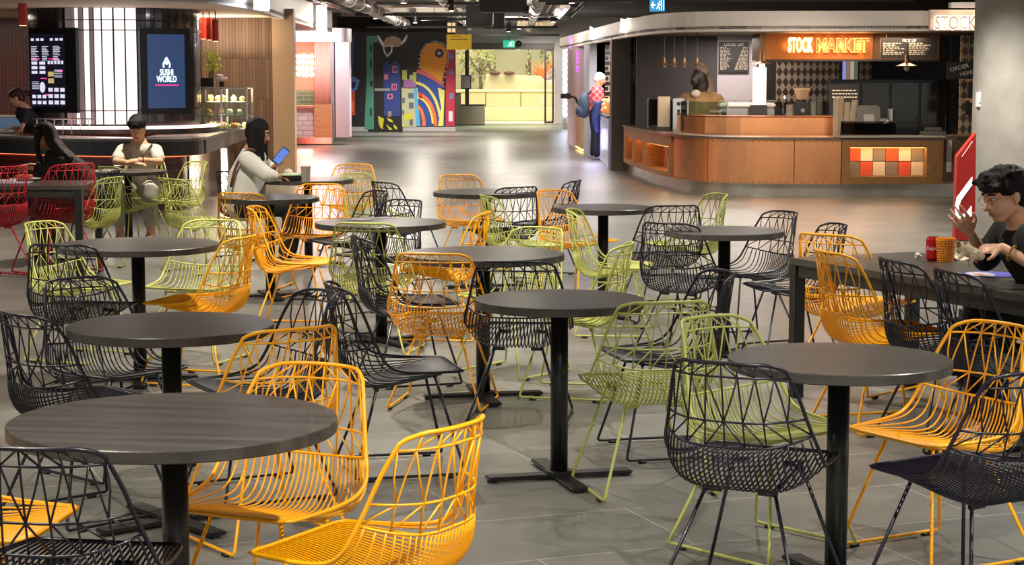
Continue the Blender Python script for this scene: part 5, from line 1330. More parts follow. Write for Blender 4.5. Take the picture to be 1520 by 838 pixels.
# ================================================================= TABLES
M_TOP = woodm('table_laminate', (54, 51, 47), (76, 71, 66), (.8, 11, 11), .34, .45)
M_EDGE = mat('table_edge', (44, 42, 39), .5)
M_POST = mat('post_black', (24, 26, 25), .32)
ZT = .745
def disc(bm, r, z0, z1, bev=.003, seg=96):
    prof = [(r - bev, z0), (r, z0 + bev), (r, z1 - bev), (r - bev, z1)]
    rings = [[bm.verts.new((p[0] * math.cos(2 * math.pi * k / seg), p[0] * math.sin(2 * math.pi * k / seg), p[1])) for k in range(seg)] for p in prof]
    for a, b in zip(rings, rings[1:]):
        for k in range(seg): bm.faces.new((a[k], a[(k + 1) % seg], b[(k + 1) % seg], b[k]))
    bm.faces.new(rings[0][::-1]); bm.faces.new(rings[-1])
def round_table(px0, px1, py, lab, grain=0.0, arms=30):
    c = fl((px0 + px1) / 2, py, ZT); dia = (px1 - px0) / FPX * (c.y * CT + (HC - ZT) * ST)
    t = thing('round_table', lab, 'table', (c.x, c.y, 0), R(grain), 'round dark tables')
    r = dia / 2
    bm = NB(); disc(bm, r, ZT - .034, ZT); o = obj('tabletop', bm, [M_TOP], t)
    bm = NB(); cyl(bm, (0, 0, .02), (0, 0, ZT - .036), .036, seg=28); obj('post', bm, M_POST, t, True); t.children[-1].modifiers.new('es', 'EDGE_SPLIT')
    bm = NB(); cyl(bm, (0, 0, ZT - .05), (0, 0, ZT - .035), .11, seg=24); obj('mounting_plate', bm, M_POST, t)
    bm = NB(); cyl(bm, (0, 0, .012), (0, 0, .034), .06, seg=24)
    for k in range(4):
        M = Matrix.Rotation(R(arms - grain + 90 * k), 4, 'Z'); box(bm, .02, .31, -.038, .038, .008, .024, .006, M)
    obj('cross_base', bm, M_BLACK, t)
    bm = NB()
    for k in range(4):
        M = Matrix.Rotation(R(arms - grain + 90 * k), 4, 'Z'); v = M @ Vector((.285, 0, 0)); cyl(bm, (v.x, v.y, 0), (v.x, v.y, .01), .02, seg=12)
    obj('levelling_feet', bm, M_BLACK, t)
    return t, c
TB = {}
for k, a in dict(
    A=(15, 500, 622, 'large round dark table nearest the camera at lower left', -8, 25), B=(101, 406, 481, 'second nearest round dark table on the left', -5, 40),
    C=(85, 324, 361.5, 'third round dark table on the left, beside the green and yellow chairs', 5, 10), D=(704, 957, 443, 'small round dark table in the centre with its whole base visible', -10, 15),
    E=(1081, 1411, 531, 'round dark table at the front right between black and yellow chairs', -6, 20), F=(596, 838, 375.5, 'large round dark table in the middle, behind the small centre table', 10, 12),
    G=(468, 662, 329, 'round dark table with pale streaks on top, left of centre', 0, 30), H=(643, 800, 284, 'far round dark table in the middle with yellow and black chairs', 0, 15),
    I=(821, 970, 307, 'small far round dark table on bare floor right of centre', 4, 30), J=(988, 1163, 341.5, 'round dark table left of the long table, below the copper counter', 6, 30),
    K=(326, 474, 292, 'round dark table right behind the woman in white', 0, 20), L=(389, 525, 265.5, 'far round table where the woman in white rests her phone hand', 0, 10),
    M=(132, 247, 253, 'round table where the man in grey sits', 0, 10)).items():
    TB[k] = round_table(*a)
# long tables
def long_table(lab, cx, cy, ang_, L, W, ZT=.745):
    t = thing('long_table', lab, 'table', (cx, cy, 0), R(ang_), 'long dark tables')
    bm = NB(); box(bm, -L / 2, L / 2, -W / 2, W / 2, ZT - .035, ZT, .003); obj('tabletop', bm, M_TOP, t)
    bm = NB()
    for s in (-1, 1): box(bm, -L / 2 + .06, L / 2 - .06, s * (W / 2 - .025) - .015, s * (W / 2 - .025) + .015, ZT - .095, ZT - .036)
    for s in (-1, 1): box(bm, s * (L / 2 - .025) - .015, s * (L / 2 - .025) + .015, -W / 2 + .06, W / 2 - .06, ZT - .095, ZT - .036)
    obj('apron', bm, M_EDGE, t)
    for sx in (-1, 1):
        for sy in (-1, 1):
            bm = NB(); box(bm, sx * (L / 2 - .03) - .03, sx * (L / 2 - .03) + .03, sy * (W / 2 - .03) - .03, sy * (W / 2 - .03) + .03, 0, ZT - .036, .003); obj('leg', bm, M_POST, t)
    return t
# right long table: left corner A, long side towards the camera
ZL = .72
A_ = fl(1172, 382, ZL); B_ = fl(1560, 444, ZL)
dv = (B_ - A_).normalized(); nv = Vector((-dv.y, dv.x, 0)); LL, WW = 2.5, .78
cc = A_ + dv * LL / 2 + nv * WW / 2
long_table('long dark rectangular table on the right where the man eats', cc.x, cc.y, math.degrees(math.atan2(dv.y, dv.x)), LL, WW, ZL)
A2 = fl(120, 276, ZT)
long_table('long dark table at the left edge beside the red chairs', A2.x - 1.1, A2.y + .42, 0, 2.2, .8)

def on(px, py, z=None):
    z = z or (ZL if px > 1300 else ZT)
    return fl(px, py, z + .001)
def sticker(px, py, r, cols, lab, par=None):  # flat coloured disc laid on a tabletop, with smaller spots inside
    c = on(px, py); t = thing('table_patch', lab, 'sticker', c)
    bm = NB(); cyl(bm, (0, 0, 0), (0, 0, .0012), r, seg=40); obj('patch_base', bm, mat('patch_tint_%d_%d_%d' % cols[0], cols[0], .35), t)
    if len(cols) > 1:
        bm = NB(); ell(bm, (-r * .35, .0, .0012), (r * .5, r * .8, .0008), seg=20, rings=6); obj('patch_inner', bm, mat('patch_tint_%d_%d_%d' % cols[1], cols[1], .35), t)
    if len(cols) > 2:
        bm = NB(); ell(bm, (-r * .45, -r * .1, .002), (r * .2, r * .3, .0008), seg=16, rings=6); obj('patch_dot', bm, mat('patch_tint_%d_%d_%d' % cols[2], cols[2], .35), t)
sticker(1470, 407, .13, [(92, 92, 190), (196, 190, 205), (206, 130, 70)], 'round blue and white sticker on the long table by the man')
# can, chip cup, wrapper, earbud case
c = on(1384, 386)
t = thing('drink_can', 'red drink can with white script lettering on the long table', 'can', c)
bm = NB()
prof = [(.024, 0), (.032, .008), (.033, .012), (.033, .105), (.027, .118), (.027, .121)]
for (r0, z0), (r1, z1) in zip(prof, prof[1:]): cyl(bm, (0, 0, z0), (0, 0, z1), r0, r1, seg=32, caps=False)
obj('can_body', bm, mat('can_red', (176, 18, 26), .25, .3), t, True)
bm = NB(); cyl(bm, (0, 0, .118), (0, 0, .12), .027, seg=24); cyl(bm, (0, 0, 0), (0, 0, .002), .024, seg=24); cyl(bm, (.008, 0, .12), (.008, 0, .123), .01, seg=12); obj('can_lid', bm, M_STEEL, t)
o = text('can_lettering', 'Coca-Cola', (0, -.0345, .062), .03, mat('can_white', (235, 225, 222), .4), t, world=False, depth=.001)
# wrap lettering round the can
for v in o.data.vertices:
    x = v.co.x * .62; a_ = x / .0336; v.co = Vector((math.sin(a_) * .0338, v.co.y, (1 - math.cos(a_)) * -.0338 + v.co.z))
c = on(1393, 388) + Vector((.035, -.0, 0)); 
t = thing('chip_cup', 'orange paper snack cup with dark red writing beside the can', 'cup', c)
bm = NB(); cyl(bm, (0, 0, 0), (0, 0, .118), .040, .050, seg=32, caps=False); cyl(bm, (0, 0, 0), (0, 0, .002), .04, seg=32); cyl(bm, (0, 0, .118), (0, 0, .002), .049, .039, seg=32, caps=False)
obj('paper_cup', bm, mat('cup_orange', (240, 150, 10), .6), t)
bm = NB(); rr = random.Random(6)
for j in range(9):
    q = -1.5 + rr.uniform(0, .1)
    z = .010 + j * .012
    while q < 1.5:
        w_ = rr.uniform(.10, .26); r_ = .0405 + (z / .118) * .0098
        p = [(math.sin(q + w_ * k / 3) * r_, -math.cos(q + w_ * k / 3) * r_, z + .003 * math.sin((q + w_ * k / 3) * 2) + (k % 2) * .002) for k in range(4)]
        tube(bm, p, .0021, 4); q += w_ + .12
obj('cup_writing', bm, mat('cup_maroon', (130, 22, 24), .6), t)
c = on(1362, 384); t = thing('crumpled_tissue', 'tiny crumpled white tissue left of the drink can', 'tissue', c)
bm = NB(); 
for i in range(5): ell(bm, (rr.uniform(-.012, .012), rr.uniform(-.01, .01), .01 + i * .004), (.012, .010, .008), seg=7, rings=5)
obj('paper', bm, mat('tissue', (220, 206, 196), .9), t)
c = on(1436, 384); t = thing('food_wrapper', 'crumpled pale food wrapper lying on the long table', 'wrapper', c, R(-8))
bm = NB(); n, m_ = 14, 8; g = [[bm.verts.new(((i / n - .5) * .26, (j / m_ - .5) * .14, .006 + rr.uniform(0, .026) * math.sin(math.pi * j / m_) + .01 * math.sin(i * .9))) for i in range(n + 1)] for j in range(m_ + 1)]
for j in range(m_):
    for i in range(n): bm.faces.new((g[j][i], g[j][i + 1], g[j + 1][i + 1], g[j + 1][i]))
o = obj('crumpled_paper', bm, mat('wrapper_tan', (196, 176, 150), .6), t); o.modifiers.new('s', 'SOLIDIFY').thickness = .002
bm = NB(); ell(bm, (-.02, .0, .026), (.04, .025, .012), seg=10, rings=6); obj('food_remains', bm, mat('food_white2', (226, 216, 200), .7), t)
c = on(1481, 391); t = thing('earbud_case', 'small white earbud case on the long table', 'case', c)
bm = NB(); box(bm, -.03, .03, -.022, .022, 0, .02, .009); obj('case_body', bm, mat('gloss_white', (235, 230, 228), .25), t)
bm = NB(); box(bm, -.031, .031, -.0225, .0225, .012, .0128); obj('case_seam', bm, M_DARK, t)
c = on(1515, 394); t = thing('phone', 'black phone lying flat at the right of the earbud case', 'phone', c)
bm = NB(); box(bm, -.07, .07, -.035, .035, 0, .008, .003); obj('phone_body', bm, M_BLACK, t); bm = NB(); box(bm, -.065, .065, -.031, .031, .0081, .009); obj('phone_screen', bm, mat('phone_glass', (18, 18, 20), .08), t)
# flat pale streak shapes on the centre left table
rr = random.Random(21)
for i, (px, py, w_, lab) in enumerate([(538, 325, .16, 'thin pale paper streak on the round table left of centre'), (575, 323, .12, 'smaller thin pale paper on the same round table')]):
    c = on(px, py); t = thing('napkin', lab, 'napkin', c, R(10 - 25 * i))
    bm = NB(); vs = [(-.5, -.2), (-.2, -.5), (.3, -.35), (.5, .1), (.1, .4), (-.4, .3)]; prism(bm, [(x * w_, y * w_ * .9) for x, y in vs], 0, .002); obj('paper', bm, mat('streak_lilac', (150, 146, 162), .5), t)
    bm = NB(); box(bm, -w_ * .3, w_ * .3, -.002, .002, .0021, .004); obj('thin_bar', bm, mat('streak_bar', (180, 176, 186), .5), t)
# at the phone woman's table
c = on(433, 268); t = thing('food_bowl', 'takeaway bowl with pale green rim before the woman in white', 'bowl', c)
bm = NB(); cyl(bm, (0, 0, 0), (0, 0, .05), .08, .115, seg=32, caps=False); cyl(bm, (0, 0, 0), (0, 0, .003), .08, seg=32); obj('bowl', bm, mat('bowl_dark', (60, 60, 52), .5), t)
bm = NB(); tube(bm, [(.115 * math.cos(R(k * 15)), .115 * math.sin(R(k * 15)), .052) for k in range(24)], .006, 6, True); obj('rim', bm, mat('bowl_rim', (150, 190, 150), .5), t)
bm = NB(); ell(bm, (-.01, 0, .04), (.08, .08, .03)); ell(bm, (-.03, .02, .07), (.04, .04, .03)); obj('food', bm, mat('noodles', (206, 196, 176), .7), t, True)
c = on(454, 270); t = thing('paper_cup', 'grey paper cup with a lid at the right of the bowl', 'cup', c)
bm = NB(); cyl(bm, (0, 0, 0), (0, 0, .13), .033, .043, seg=28); obj('cup_body', bm, mat('cup_grey', (150, 140, 132), .6), t); bm = NB(); cyl(bm, (0, 0, .13), (0, 0, .138), .046, .042, seg=28); obj('lid', bm, mat('lid_grey', (196, 186, 178), .5), t)
# left table plate
c = on(38, 268); t = thing('plate_of_food', 'white plate of food in front of the woman in black', 'plate', c)
bm = NB(); cyl(bm, (0, 0, 0), (0, 0, .02), .08, .13, seg=32); obj('plate', bm, mat('gloss_white', (235, 230, 228), .25), t)
bm = NB()
for i in range(8): ell(bm, (rr.uniform(-.06, .06), rr.uniform(-.06, .06), .035), (.03, .03, .02), seg=8, rings=6)
obj('food', bm, mat('red_food', (196, 70, 50), .6), t, True)
c = on(8, 272); t = thing('food_tray', 'pale tray at the left end of the table by the red chairs', 'tray', c)
bm = NB(); box(bm, -.2, .2, -.13, .13, 0, .012, .005); obj('tray', bm, mat('tray_lilac', (190, 186, 210), .3), t); bm = NB(); box(bm, -.08, .08, -.06, .06, .013, .03, .004); obj('box_lid', bm, M_WHITE, t)
c = on(176, 247); t = thing('phone', 'phone lying by the folded arms of the man in grey', 'phone', c)
bm = NB(); box(bm, -.04, .04, -.07, .07, 0, .009, .003); obj('phone_body', bm, M_BLACK, t); bm = NB(); box(bm, -.035, .035, -.065, .065, .0091, .01); obj('phone_screen', bm, mat('phone_glass', (18, 18, 20), .08), t)

# ================================================================= PEOPLE
SKIN = mat('skin_light', (206, 156, 124), .5); SKIN2 = mat('skin_tan', (190, 132, 98), .5)
HAIRM = mat('black_hair', (20, 15, 15), .7, noise=(60, .4), bump=.8, spec=.25)
M_EYE = mat('eye_white', (226, 220, 214), .3); M_IRIS = mat('iris_dark', (30, 20, 16), .2); M_LIP = mat('lip', (176, 96, 84), .5)
def V(*a): return Vector(a)
def hand(bm, wrist, d, n, size=1.0, curl=.5, side=1, spread=1.0):
    """palm, four separate fingers and a thumb; d = pointing direction, n = back of the hand"""
    d = d.normalized(); n = (n - d * n.dot(d)).normalized(); s = d.cross(n) * side
    rot = Matrix((s, d, n)).transposed()
    ell(bm, wrist + d * .045 * size, (.040 * size, .052 * size, .017 * size), rot)
    for i, (off, L) in enumerate([(-.028, .072), (-.010, .082), (.009, .078), (.027, .062)]):
        b = wrist + d * (.085 * size) + s * off * size * spread; c = curl * (1 + .12 * i)
        p = [b - d * .02 * size, b]; dd = d.copy()
        for k in range(3):
            ang_ = c * (k + 1) * .55; dd = d * math.cos(ang_) - n * math.sin(ang_)
            p.append(p[-1] + dd * L * size / 3 * (1.1 if k == 0 else .95))
        chain(bm, p, [.0088 * size, .0088 * size, .0082 * size, .0075 * size, .0064 * size], 8)
    tb = wrist + d * .02 * size - s * .03 * size
    t1 = tb + (d * .6 - s * .8 - n * .3).normalized() * .04 * size; t2 = t1 + (d * .9 - s * .2 - n * .5 * curl).normalized() * .03 * size
    chain(bm, [tb, t1, t2], [.013 * size, .011 * size, .009 * size], 8)
def head(bm, hc, f, u, s=1.0):
    r = f.cross(u).normalized(); rot = Matrix((r, f, u)).transposed(); P = lambda a, b, c: hc + (r * a + f * b + u * c) * s
    ell(bm, P(0, -.012, .03), (.076 * s, .096 * s, .086 * s), rot)
    ell(bm, P(0, .025, -.03), (.062 * s, .068 * s, .072 * s), rot)
    ell(bm, P(0, .045, -.082), (.034 * s, .03 * s, .026 * s), rot)
    chain(bm, [P(-.05, .0, -.05), P(-.022, .055, -.085)], [.02 * s, .018 * s]); chain(bm, [P(.05, .0, -.05), P(.022, .055, -.085)], [.02 * s, .018 * s])
    chain(bm, [P(-.045, .073, .026), P(0, .083, .028), P(.045, .073, .026)], [.011 * s, .012 * s, .011 * s])
    chain(bm, [P(0, .083, .018), P(0, .106, -.024)], [.008 * s, .0135 * s]); ell(bm, P(-.013, .093, -.027), (.009 * s,) * 3); ell(bm, P(.013, .093, -.027), (.009 * s,) * 3)
    for q in (-1, 1):
        ell(bm, P(q * .03, .066, -.012), (.02 * s, .014 * s, .018 * s), rot)
        ell(bm, P(q * .075, -.010, -.004), (.008 * s, .017 * s, .026 * s), rot); ell(bm, P(q * .073, -.004, -.026), (.007 * s, .009 * s, .010 * s), rot)
    return P, rot
def face_bits(t, P, rot, s, brow=HAIRM):
    for q in (-1, 1):
        bm = NB(); ell(bm, P(q * .030, .079, .010), (.0125 * s, .008 * s, .0075 * s), rot, 12, 8); e = obj('eye', bm, M_EYE, t, True, world=True)
        bm = NB(); ell(bm, P(q * .030, .0845, .009), (.0058 * s, .004 * s, .0058 * s), rot, 10, 6); i_ = obj('iris', bm, M_IRIS, e, True, world=True)
        bm = NB(); chain(bm, [P(q * .014, .090, .030), P(q * .032, .089, .036), P(q * .050, .077, .030)], [.0035 * s, .0045 * s, .003 * s], 6); obj('eyebrow', bm, brow, t, True, world=True)
    bm = NB(); ell(bm, P(0, .086, -.055), (.022 * s, .008 * s, .0055 * s), rot, 12, 6); ell(bm, P(0, .084, -.063), (.017 * s, .008 * s, .0055 * s), rot, 12, 6); obj('mouth', bm, M_LIP, t, True, world=True)
def R_obj(name, bm, m, t, vox, sm=3):
    o = obj(name, bm, m, t, world=True); return remesh(o, vox, sm)
def figure(label, root, J, f, u, skin, vox=.01, s=1.0, facebits=True, arm=(.045, .036, .026), leg=(.085, .055, .04), hands=None, bare_legs=True):
    t = thing('person', label, 'person', root)
    bm = NB(); P, rot = head(bm, J['head'], f, u, s)
    chain(bm, [J['head'] - u * .06 - f * .02, J['neck']], [.052 * s, .058 * s])
    chain(bm, [J['neck'] - Vector((0, 0, .02)), (J['neck'] + J['pelvis']) / 2, J['pelvis']], [.09, .12, .14])
    for q in 'lr':
        S_, E_, W_ = J['sh' + q], J['el' + q], J['wr' + q]
        chain(bm, [J['neck'] - Vector((0, 0, .04)), S_], [.06, .055]); chain(bm, [S_, E_, W_], list(arm)); 
        d, n, c_, sd = hands[q][:4]; hand(bm, W_, d, n, .86 * s, c_, sd, hands[q][4] if len(hands[q]) > 4 else 1.15)
        if 'hp' + q in J:
            chain(bm, [J['hp' + q], J['kn' + q], J['an' + q]], list(leg))
            chain(bm, [J['an' + q], J['toe' + q]], [.04, .028])
    R_obj('body', bm, skin, t, vox)
    if facebits: face_bits(t, P, rot, s)
    return t, P, rot
def torso_cloth(bm, J, r=(.115, .135, .15), arm=None, frac=1.0, arm_r=(.062, .055)):
    n = J['neck']; p = J['pelvis']
    chain(bm, [n - Vector((0, 0, .075)), n.lerp(p, .5), p], [r[0], r[1], r[2]])
    for q in 'lr':
        S_, E_, W_ = J['sh' + q], J['el' + q], J['wr' + q]
        chain(bm, [n - Vector((0, 0, .07)), S_], [.075, .066])
        if frac <= 1: chain(bm, [S_, S_.lerp(E_, frac)], [arm_r[0] + .006, arm_r[1] + .003])
        else: chain(bm, [S_, E_, E_.lerp(W_, frac - 1)], [arm_r[0] + .006, arm_r[1], arm_r[1] * .82])
def legs_cloth(bm, J, r=(.105, .075, .06), frac=1.0):
    ell(bm, J['pelvis'], (.16, .15, .12))
    for q in 'lr': chain(bm, [J['hp' + q], J['kn' + q], J['kn' + q].lerp(J['an' + q], frac)], list(r))
def shoes(t, J, m, sole=None, vox=.012):
    for q in 'lr':
        a_, b_ = J['an' + q], J['toe' + q]; bm = NB(); d = (b_ - a_)
        chain(bm, [Vector((a_.x, a_.y, .05)) - d * .3, Vector((a_.x, a_.y, .052)), Vector((b_.x, b_.y, .042))], [.034, .044, .036])
        R_obj('shoe', bm, m, t, vox, 2)
        so = t.children[-1]

def hair_cap(bm, P, rot, s, top=1.0):
    ell(bm, P(0, -.022, .045), (.086 * s, .103 * s, .085 * s * top), rot)
    ell(bm, P(0, -.055, .0), (.078 * s, .06 * s, .085 * s), rot)

# ---- man eating at the long table (near, right)
y0 = 8.55
hc = at(1492, 290, y0 + .05)
f = V(-.90, -.30, -.30).normalized(); u = V(-.28, -.10, .95); u = (u - f * u.dot(f)).normalized()
X = lambda px, py, d: at(px, py, d)
J = {'head': hc, 'neck': V(hc.x + .10, hc.y + .03, hc.z - .165), 'pelvis': V(hc.x + .36, 8.66, .55)}
J['shl'] = X(1530, 352, y0 - .17) ; J['shr'] = X(1497, 338, y0 + .25)
J['ell'] = X(1556, 389, y0 - .28); J['ell'].z = .80
J['wrl'] = X(1487, 367, y0 - .16); J['elr'] = X(1462, 366, y0 + .32); J['elr'].z = .80
J['wrr'] = X(1441, 345, y0 + .18)
J['hpl'] = J['pelvis'] + V(-.05, -.11, -.02); J['hpr'] = J['pelvis'] + V(-.05, .11, -.02)
J['knl'] = J['pelvis'] + V(-.42, -.16, .02); J['knr'] = J['pelvis'] + V(-.42, .16, .02)
J['anl'] = V(J['knl'].x + .02, J['knl'].y, .09); J['anr'] = V(J['knr'].x + .02, J['knr'].y, .09)
J['toel'] = J['anl'] + V(-.13, 0, -.05); J['toer'] = J['anr'] + V(-.13, 0, -.05)
hd = {'l': (V(-.95, .25, -.12), V(-.1, -.4, .9), .8, 1, 1.35), 'r': (X(1420, 317, y0 + .16) - J['wrr'], V(-.35, -.9, .2), .34, -1, 1.4)}
t, P, rot = figure('young man with glasses and black t-shirt eating at the long table', (J['pelvis'].x, J['pelvis'].y, 0), J, f, u, SKIN, .0055, 1.04, True, (.042, .034, .0215), (.08, .06, .045), hd)
bm = NB(); torso_cloth(bm, J, (.12, .15, .16), None, .95, (.066, .062)); R_obj('black_tshirt', bm, mat('tshirt_black', (16, 16, 18), .85), t, .011)
bm = NB(); legs_cloth(bm, J); R_obj('black_trousers', bm, mat('trousers_black', (18, 18, 20), .8), t, .014)
shoes(t, J, M_WHITE)
s = 1.04
bm = NB(); hair_cap(bm, P, rot, s)
rr = random.Random(11)
for i in range(26):   # tousled fringe and crown locks
    a_ = rr.uniform(-1.0, 1.0); b_ = rr.uniform(-.6, .9)
    base = P(a_ * .07, b_ * .075, .095 + .03 * (1 - abs(a_)) - .03 * abs(b_)); tip = base + (rot @ V(a_ * .03 + rr.uniform(-.02, .02), .03 * b_ + rr.uniform(-.005, .02), rr.uniform(.0, .022)))
    chain(bm, [base - (tip - base) * .5, base, tip], [.02, .022, .011], 7)
for i in range(9):
    a_ = -1 + 2 * i / 8; chain(bm, [P(a_ * .055, .05, .098), P(a_ * .066, .088 - abs(a_) * .022, .066), P(a_ * .068, .092 - abs(a_) * .022, .047)], [.024, .019, .009], 7)
for q in (-1, 1): chain(bm, [P(q * .08, .03, .05), P(q * .082, .015, .022)], [.018, .008], 7)
R_obj('hair', bm, HAIRM, t, .006, 1)
bm = NB()
for q in (-1, 1):
    c_ = P(q * .032, .098, .006); tube(bm, [c_ + (rot @ V(.022 * math.cos(R(k * 20)), 0, .018 * math.sin(R(k * 20)))) * s for k in range(18)], .0016, 6, True)
    tube(bm, [P(q * .054, .098, .01), P(q * .078, .06, .014), P(q * .082, .0, .012)], .0016, 6)
tube(bm, [P(-.01, .1, .008), P(.01, .1, .008)], .0016, 6)
obj('glasses', bm, mat('gold_frame', (170, 140, 110), .3, .8), t, True, world=True)
bm = NB(); wv = J['wrl'].lerp(J['ell'], .22); d_ = (J['ell'] - J['wrl']).normalized(); a1 = d_.orthogonal().normalized(); a2 = d_.cross(a1)
for k in range(18): ell(bm, wv + (a1 * math.cos(R(k * 20)) + a2 * math.sin(R(k * 20))) * .034, (.0065,) * 3, seg=8, rings=6)
obj('bead_bracelet', bm, mat('beads_gold', (150, 116, 50), .35, .3), t, True, world=True)
# wrap held in the left hand
hw = J['wrl'] + hd['l'][0].normalized() * .12 + V(0, 0, -.012)
t = thing('sandwich_wrap', 'half eaten wrap in white paper held by the man', 'food', hw - V(0, 0, .03))
bm = NB(); chain(bm, [hw + V(.02, -.03, -.01), hw + V(-.055, -.02, .02)], [.024, .03]); chain(bm, [hw + V(.0, -.04, .0), hw + V(-.03, -.05, -.045)], [.02, .008]); chain(bm, [hw + V(-.04, -.03, .02), hw + V(-.075, -.05, -.02)], [.018, .008]); R_obj('paper_wrap', bm, mat('wrap_paper', (200, 178, 150), .8, noise=(60, .25), bump=1.0), t, .006, 1)
bm = NB(); ell(bm, hw + V(-.062, -.022, .030), (.022, .022, .016))
for i in range(7): ell(bm, hw + V(-.066 + rr.uniform(-.015, .02), -.022 + rr.uniform(-.015, .015), .044 + rr.uniform(0, .008)), (.009, .009, .006), seg=8, rings=6)
obj('filling', bm, mat('wrap_filling', (128, 104, 60), .8, noise=(90, .4)), t, True, world=True)
# his bag
c = fl(1488, 590); t = thing('bag', 'black bag standing on the floor under the long table', 'bag', (c.x, c.y + .45, 0))
bm = NB(); box(bm, -.17, .17, -.1, .1, 0, .4, .05); ell(bm, (0, -.1, .16), (.13, .05, .12)); obj('bag_body', bm, mat('bag_black', (20, 20, 22), .8), t)
bm = NB(); tube(bm, [(-.05, 0, .39), (-.05, 0, .45), (.05, 0, .45), (.05, 0, .39)], .01, 6); obj('bag_handle', bm, M_BLACK, t)

# ---- woman in white with a phone
d0 = 16.35
hc = at(383, 197, d0); f = V(.93, -.1, -.34).normalized(); u = V(.33, 0, .94); u = (u - f * u.dot(f)).normalized()
J = {'head': hc, 'neck': V(hc.x - .05, d0, hc.z - .15), 'pelvis': at(362, 300, d0)}
J['pelvis'].z = .56
J['shl'] = J['neck'] + V(-.02, .16, -.06); J['shr'] = J['neck'] + V(-.02, -.17, -.07)
J['ell'] = at(402, 262, d0 + .2); J['elr'] = at(397, 268, d0 - .22); J['elr'].z = .80; J['ell'].z = .82
J['wrl'] = at(409, 246, d0 + .0); J['wrr'] = at(419, 262, d0 - .16)
for q, o_ in (('l', .1), ('r', -.1)):
    J['hp' + q] = J['pelvis'] + V(.02, o_, -.04); J['kn' + q] = J['pelvis'] + V(.44, o_ * 1.1, -.03); J['an' + q] = V(J['kn' + q].x - .08, J['kn' + q].y, .09); J['toe' + q] = J['an' + q] + V(.13, 0, -.05)
hd = {'l': (V(.35, -.1, .8), V(-.6, .6, .3), .8, 1), 'r': (V(.9, .25, -.1), V(0, -.3, .95), .7, -1)}
t, P, rot = figure('woman in white shirt with long dark hair looking at a phone', (J['pelvis'].x, J['pelvis'].y, 0), J, f, u, SKIN2, .010, 1.0, True, (.04, .034, .023), (.075, .055, .04), hd)
bm = NB(); torso_cloth(bm, J, (.125, .165, .17), None, 1.35, (.07, .066)); R_obj('white_shirt', bm, mat('shirt_white', (206, 204, 196), .8, noise=(7, .12), bump=.5), t, .012, 3)
bm = NB(); legs_cloth(bm, J, (.1, .085, .07), .9); R_obj('black_trousers', bm, mat('trousers_black', (18, 18, 20), .8), t, .014)
shoes(t, J, mat('sandal', (150, 110, 90), .6))
bm = NB(); hair_cap(bm, P, rot, 1.0); 
for q in (-.06, -.02, .03, .06):
    b_ = P(q, -.05, .04); chain(bm, [b_, b_ + V(.0, -q * .2, -.12), b_ + V(.02, -q * .3, -.24), b_ + V(.05, -q * .2, -.33)], [.055, .052, .045, .02])
for q in (-1, 1):
    b_ = P(q * .066, .022, .05); chain(bm, [b_, b_ + V(.005, -q * .012, -.07), b_ + V(.0, 0, -.17), b_ + V(.02, 0, -.27)], [.036, .032, .03, .014])
R_obj('long_hair', bm, HAIRM, t, .011, 2)
bm = NB(); a_ = J['neck'] + V(-.02, -.11, .0); tube(bm, chaikin([a_ + V(.06, -.02, .0), a_ + V(0, -.03, .03), a_ + V(-.1, -.07, -.12), a_ + V(-.14, -.07, -.3)], 2), .013, 6); obj('bag_strap', bm, mat('strap_brown', (92, 56, 40), .6), t, True, world=True)
ph = at(417, 231, d0 - .03)
t = thing('phone', 'phone with a bright blue screen held by the woman in white', 'phone', ph)
M_ = Matrix.Translation((0, 0, 0)) @ Matrix.Rotation(R(40), 4, 'Y') @ Matrix.Rotation(R(20), 4, 'Z')
bm = NB(); box(bm, -.037, .037, -.004, .004, -.078, .078, .003, M_); obj('phone_body', bm, M_BLACK, t)
bm = NB(); box(bm, -.033, .033, -.0055, -.0045, -.07, .07, 0, M_); obj('phone_screen', bm, mat('screen_blue', (60, 80, 130), .2, emit=(90, 130, 220), es=1.0), t)

# ---- man in grey at the round table
d0 = 18.75
hc = at(204, 190, d0); f = V(0, -.91, -.42).normalized(); u = V(0, -.42, .91); u = (u - f * u.dot(f)).normalized()
J = {'head': hc, 'neck': V(hc.x, d0 + .07, hc.z - .15), 'pelvis': V(hc.x, d0 + .2, .55)}
J['shl'] = J['neck'] + V(.165, .0, -.07); J['shr'] = J['neck'] + V(-.165, .0, -.07)
J['ell'] = at(237, 240, d0 - .15); J['elr'] = at(172, 240, d0 - .15); J['ell'].z = J['elr'].z = .795
J['wrl'] = at(207, 236, d0 - .32); J['wrr'] = at(196, 240, d0 - .34); J['wrl'].z = .82; J['wrr'].z = .79
for q, o_ in (('l', .1), ('r', -.1)):
    J['hp' + q] = J['pelvis'] + V(o_, -.02, -.03); J['kn' + q] = J['pelvis'] + V(o_ * 1.5, -.45, -.02); J['an' + q] = V(J['kn' + q].x, J['kn' + q].y + .04, .09); J['toe' + q] = J['an' + q] + V(0, -.14, -.05)
hd = {'l': (V(-.95, -.2, -.05), V(0, -.3, .95), .4, -1), 'r': (V(.9, .15, 0.0), V(0, -.3, .95), .4, 1)}
t, P, rot = figure('man in grey t-shirt looking down with folded arms at a round table', (J['pelvis'].x, J['pelvis'].y, 0), J, f, u, SKIN, .010, 1.04, True, (.048, .038, .027), (.08, .058, .042), hd)
bm = NB(); torso_cloth(bm, J, (.115, .135, .15), None, .7, (.058, .062)); R_obj('grey_tshirt', bm, mat('tshirt_grey', (188, 178, 164), .85, noise=(8, .08)), t, .012)
bm = NB(); legs_cloth(bm, J, (.1, .082, .07), .7); R_obj('pale_trousers', bm, mat('trousers_pale', (172, 166, 154), .85), t, .014)
shoes(t, J, M_BLACK)
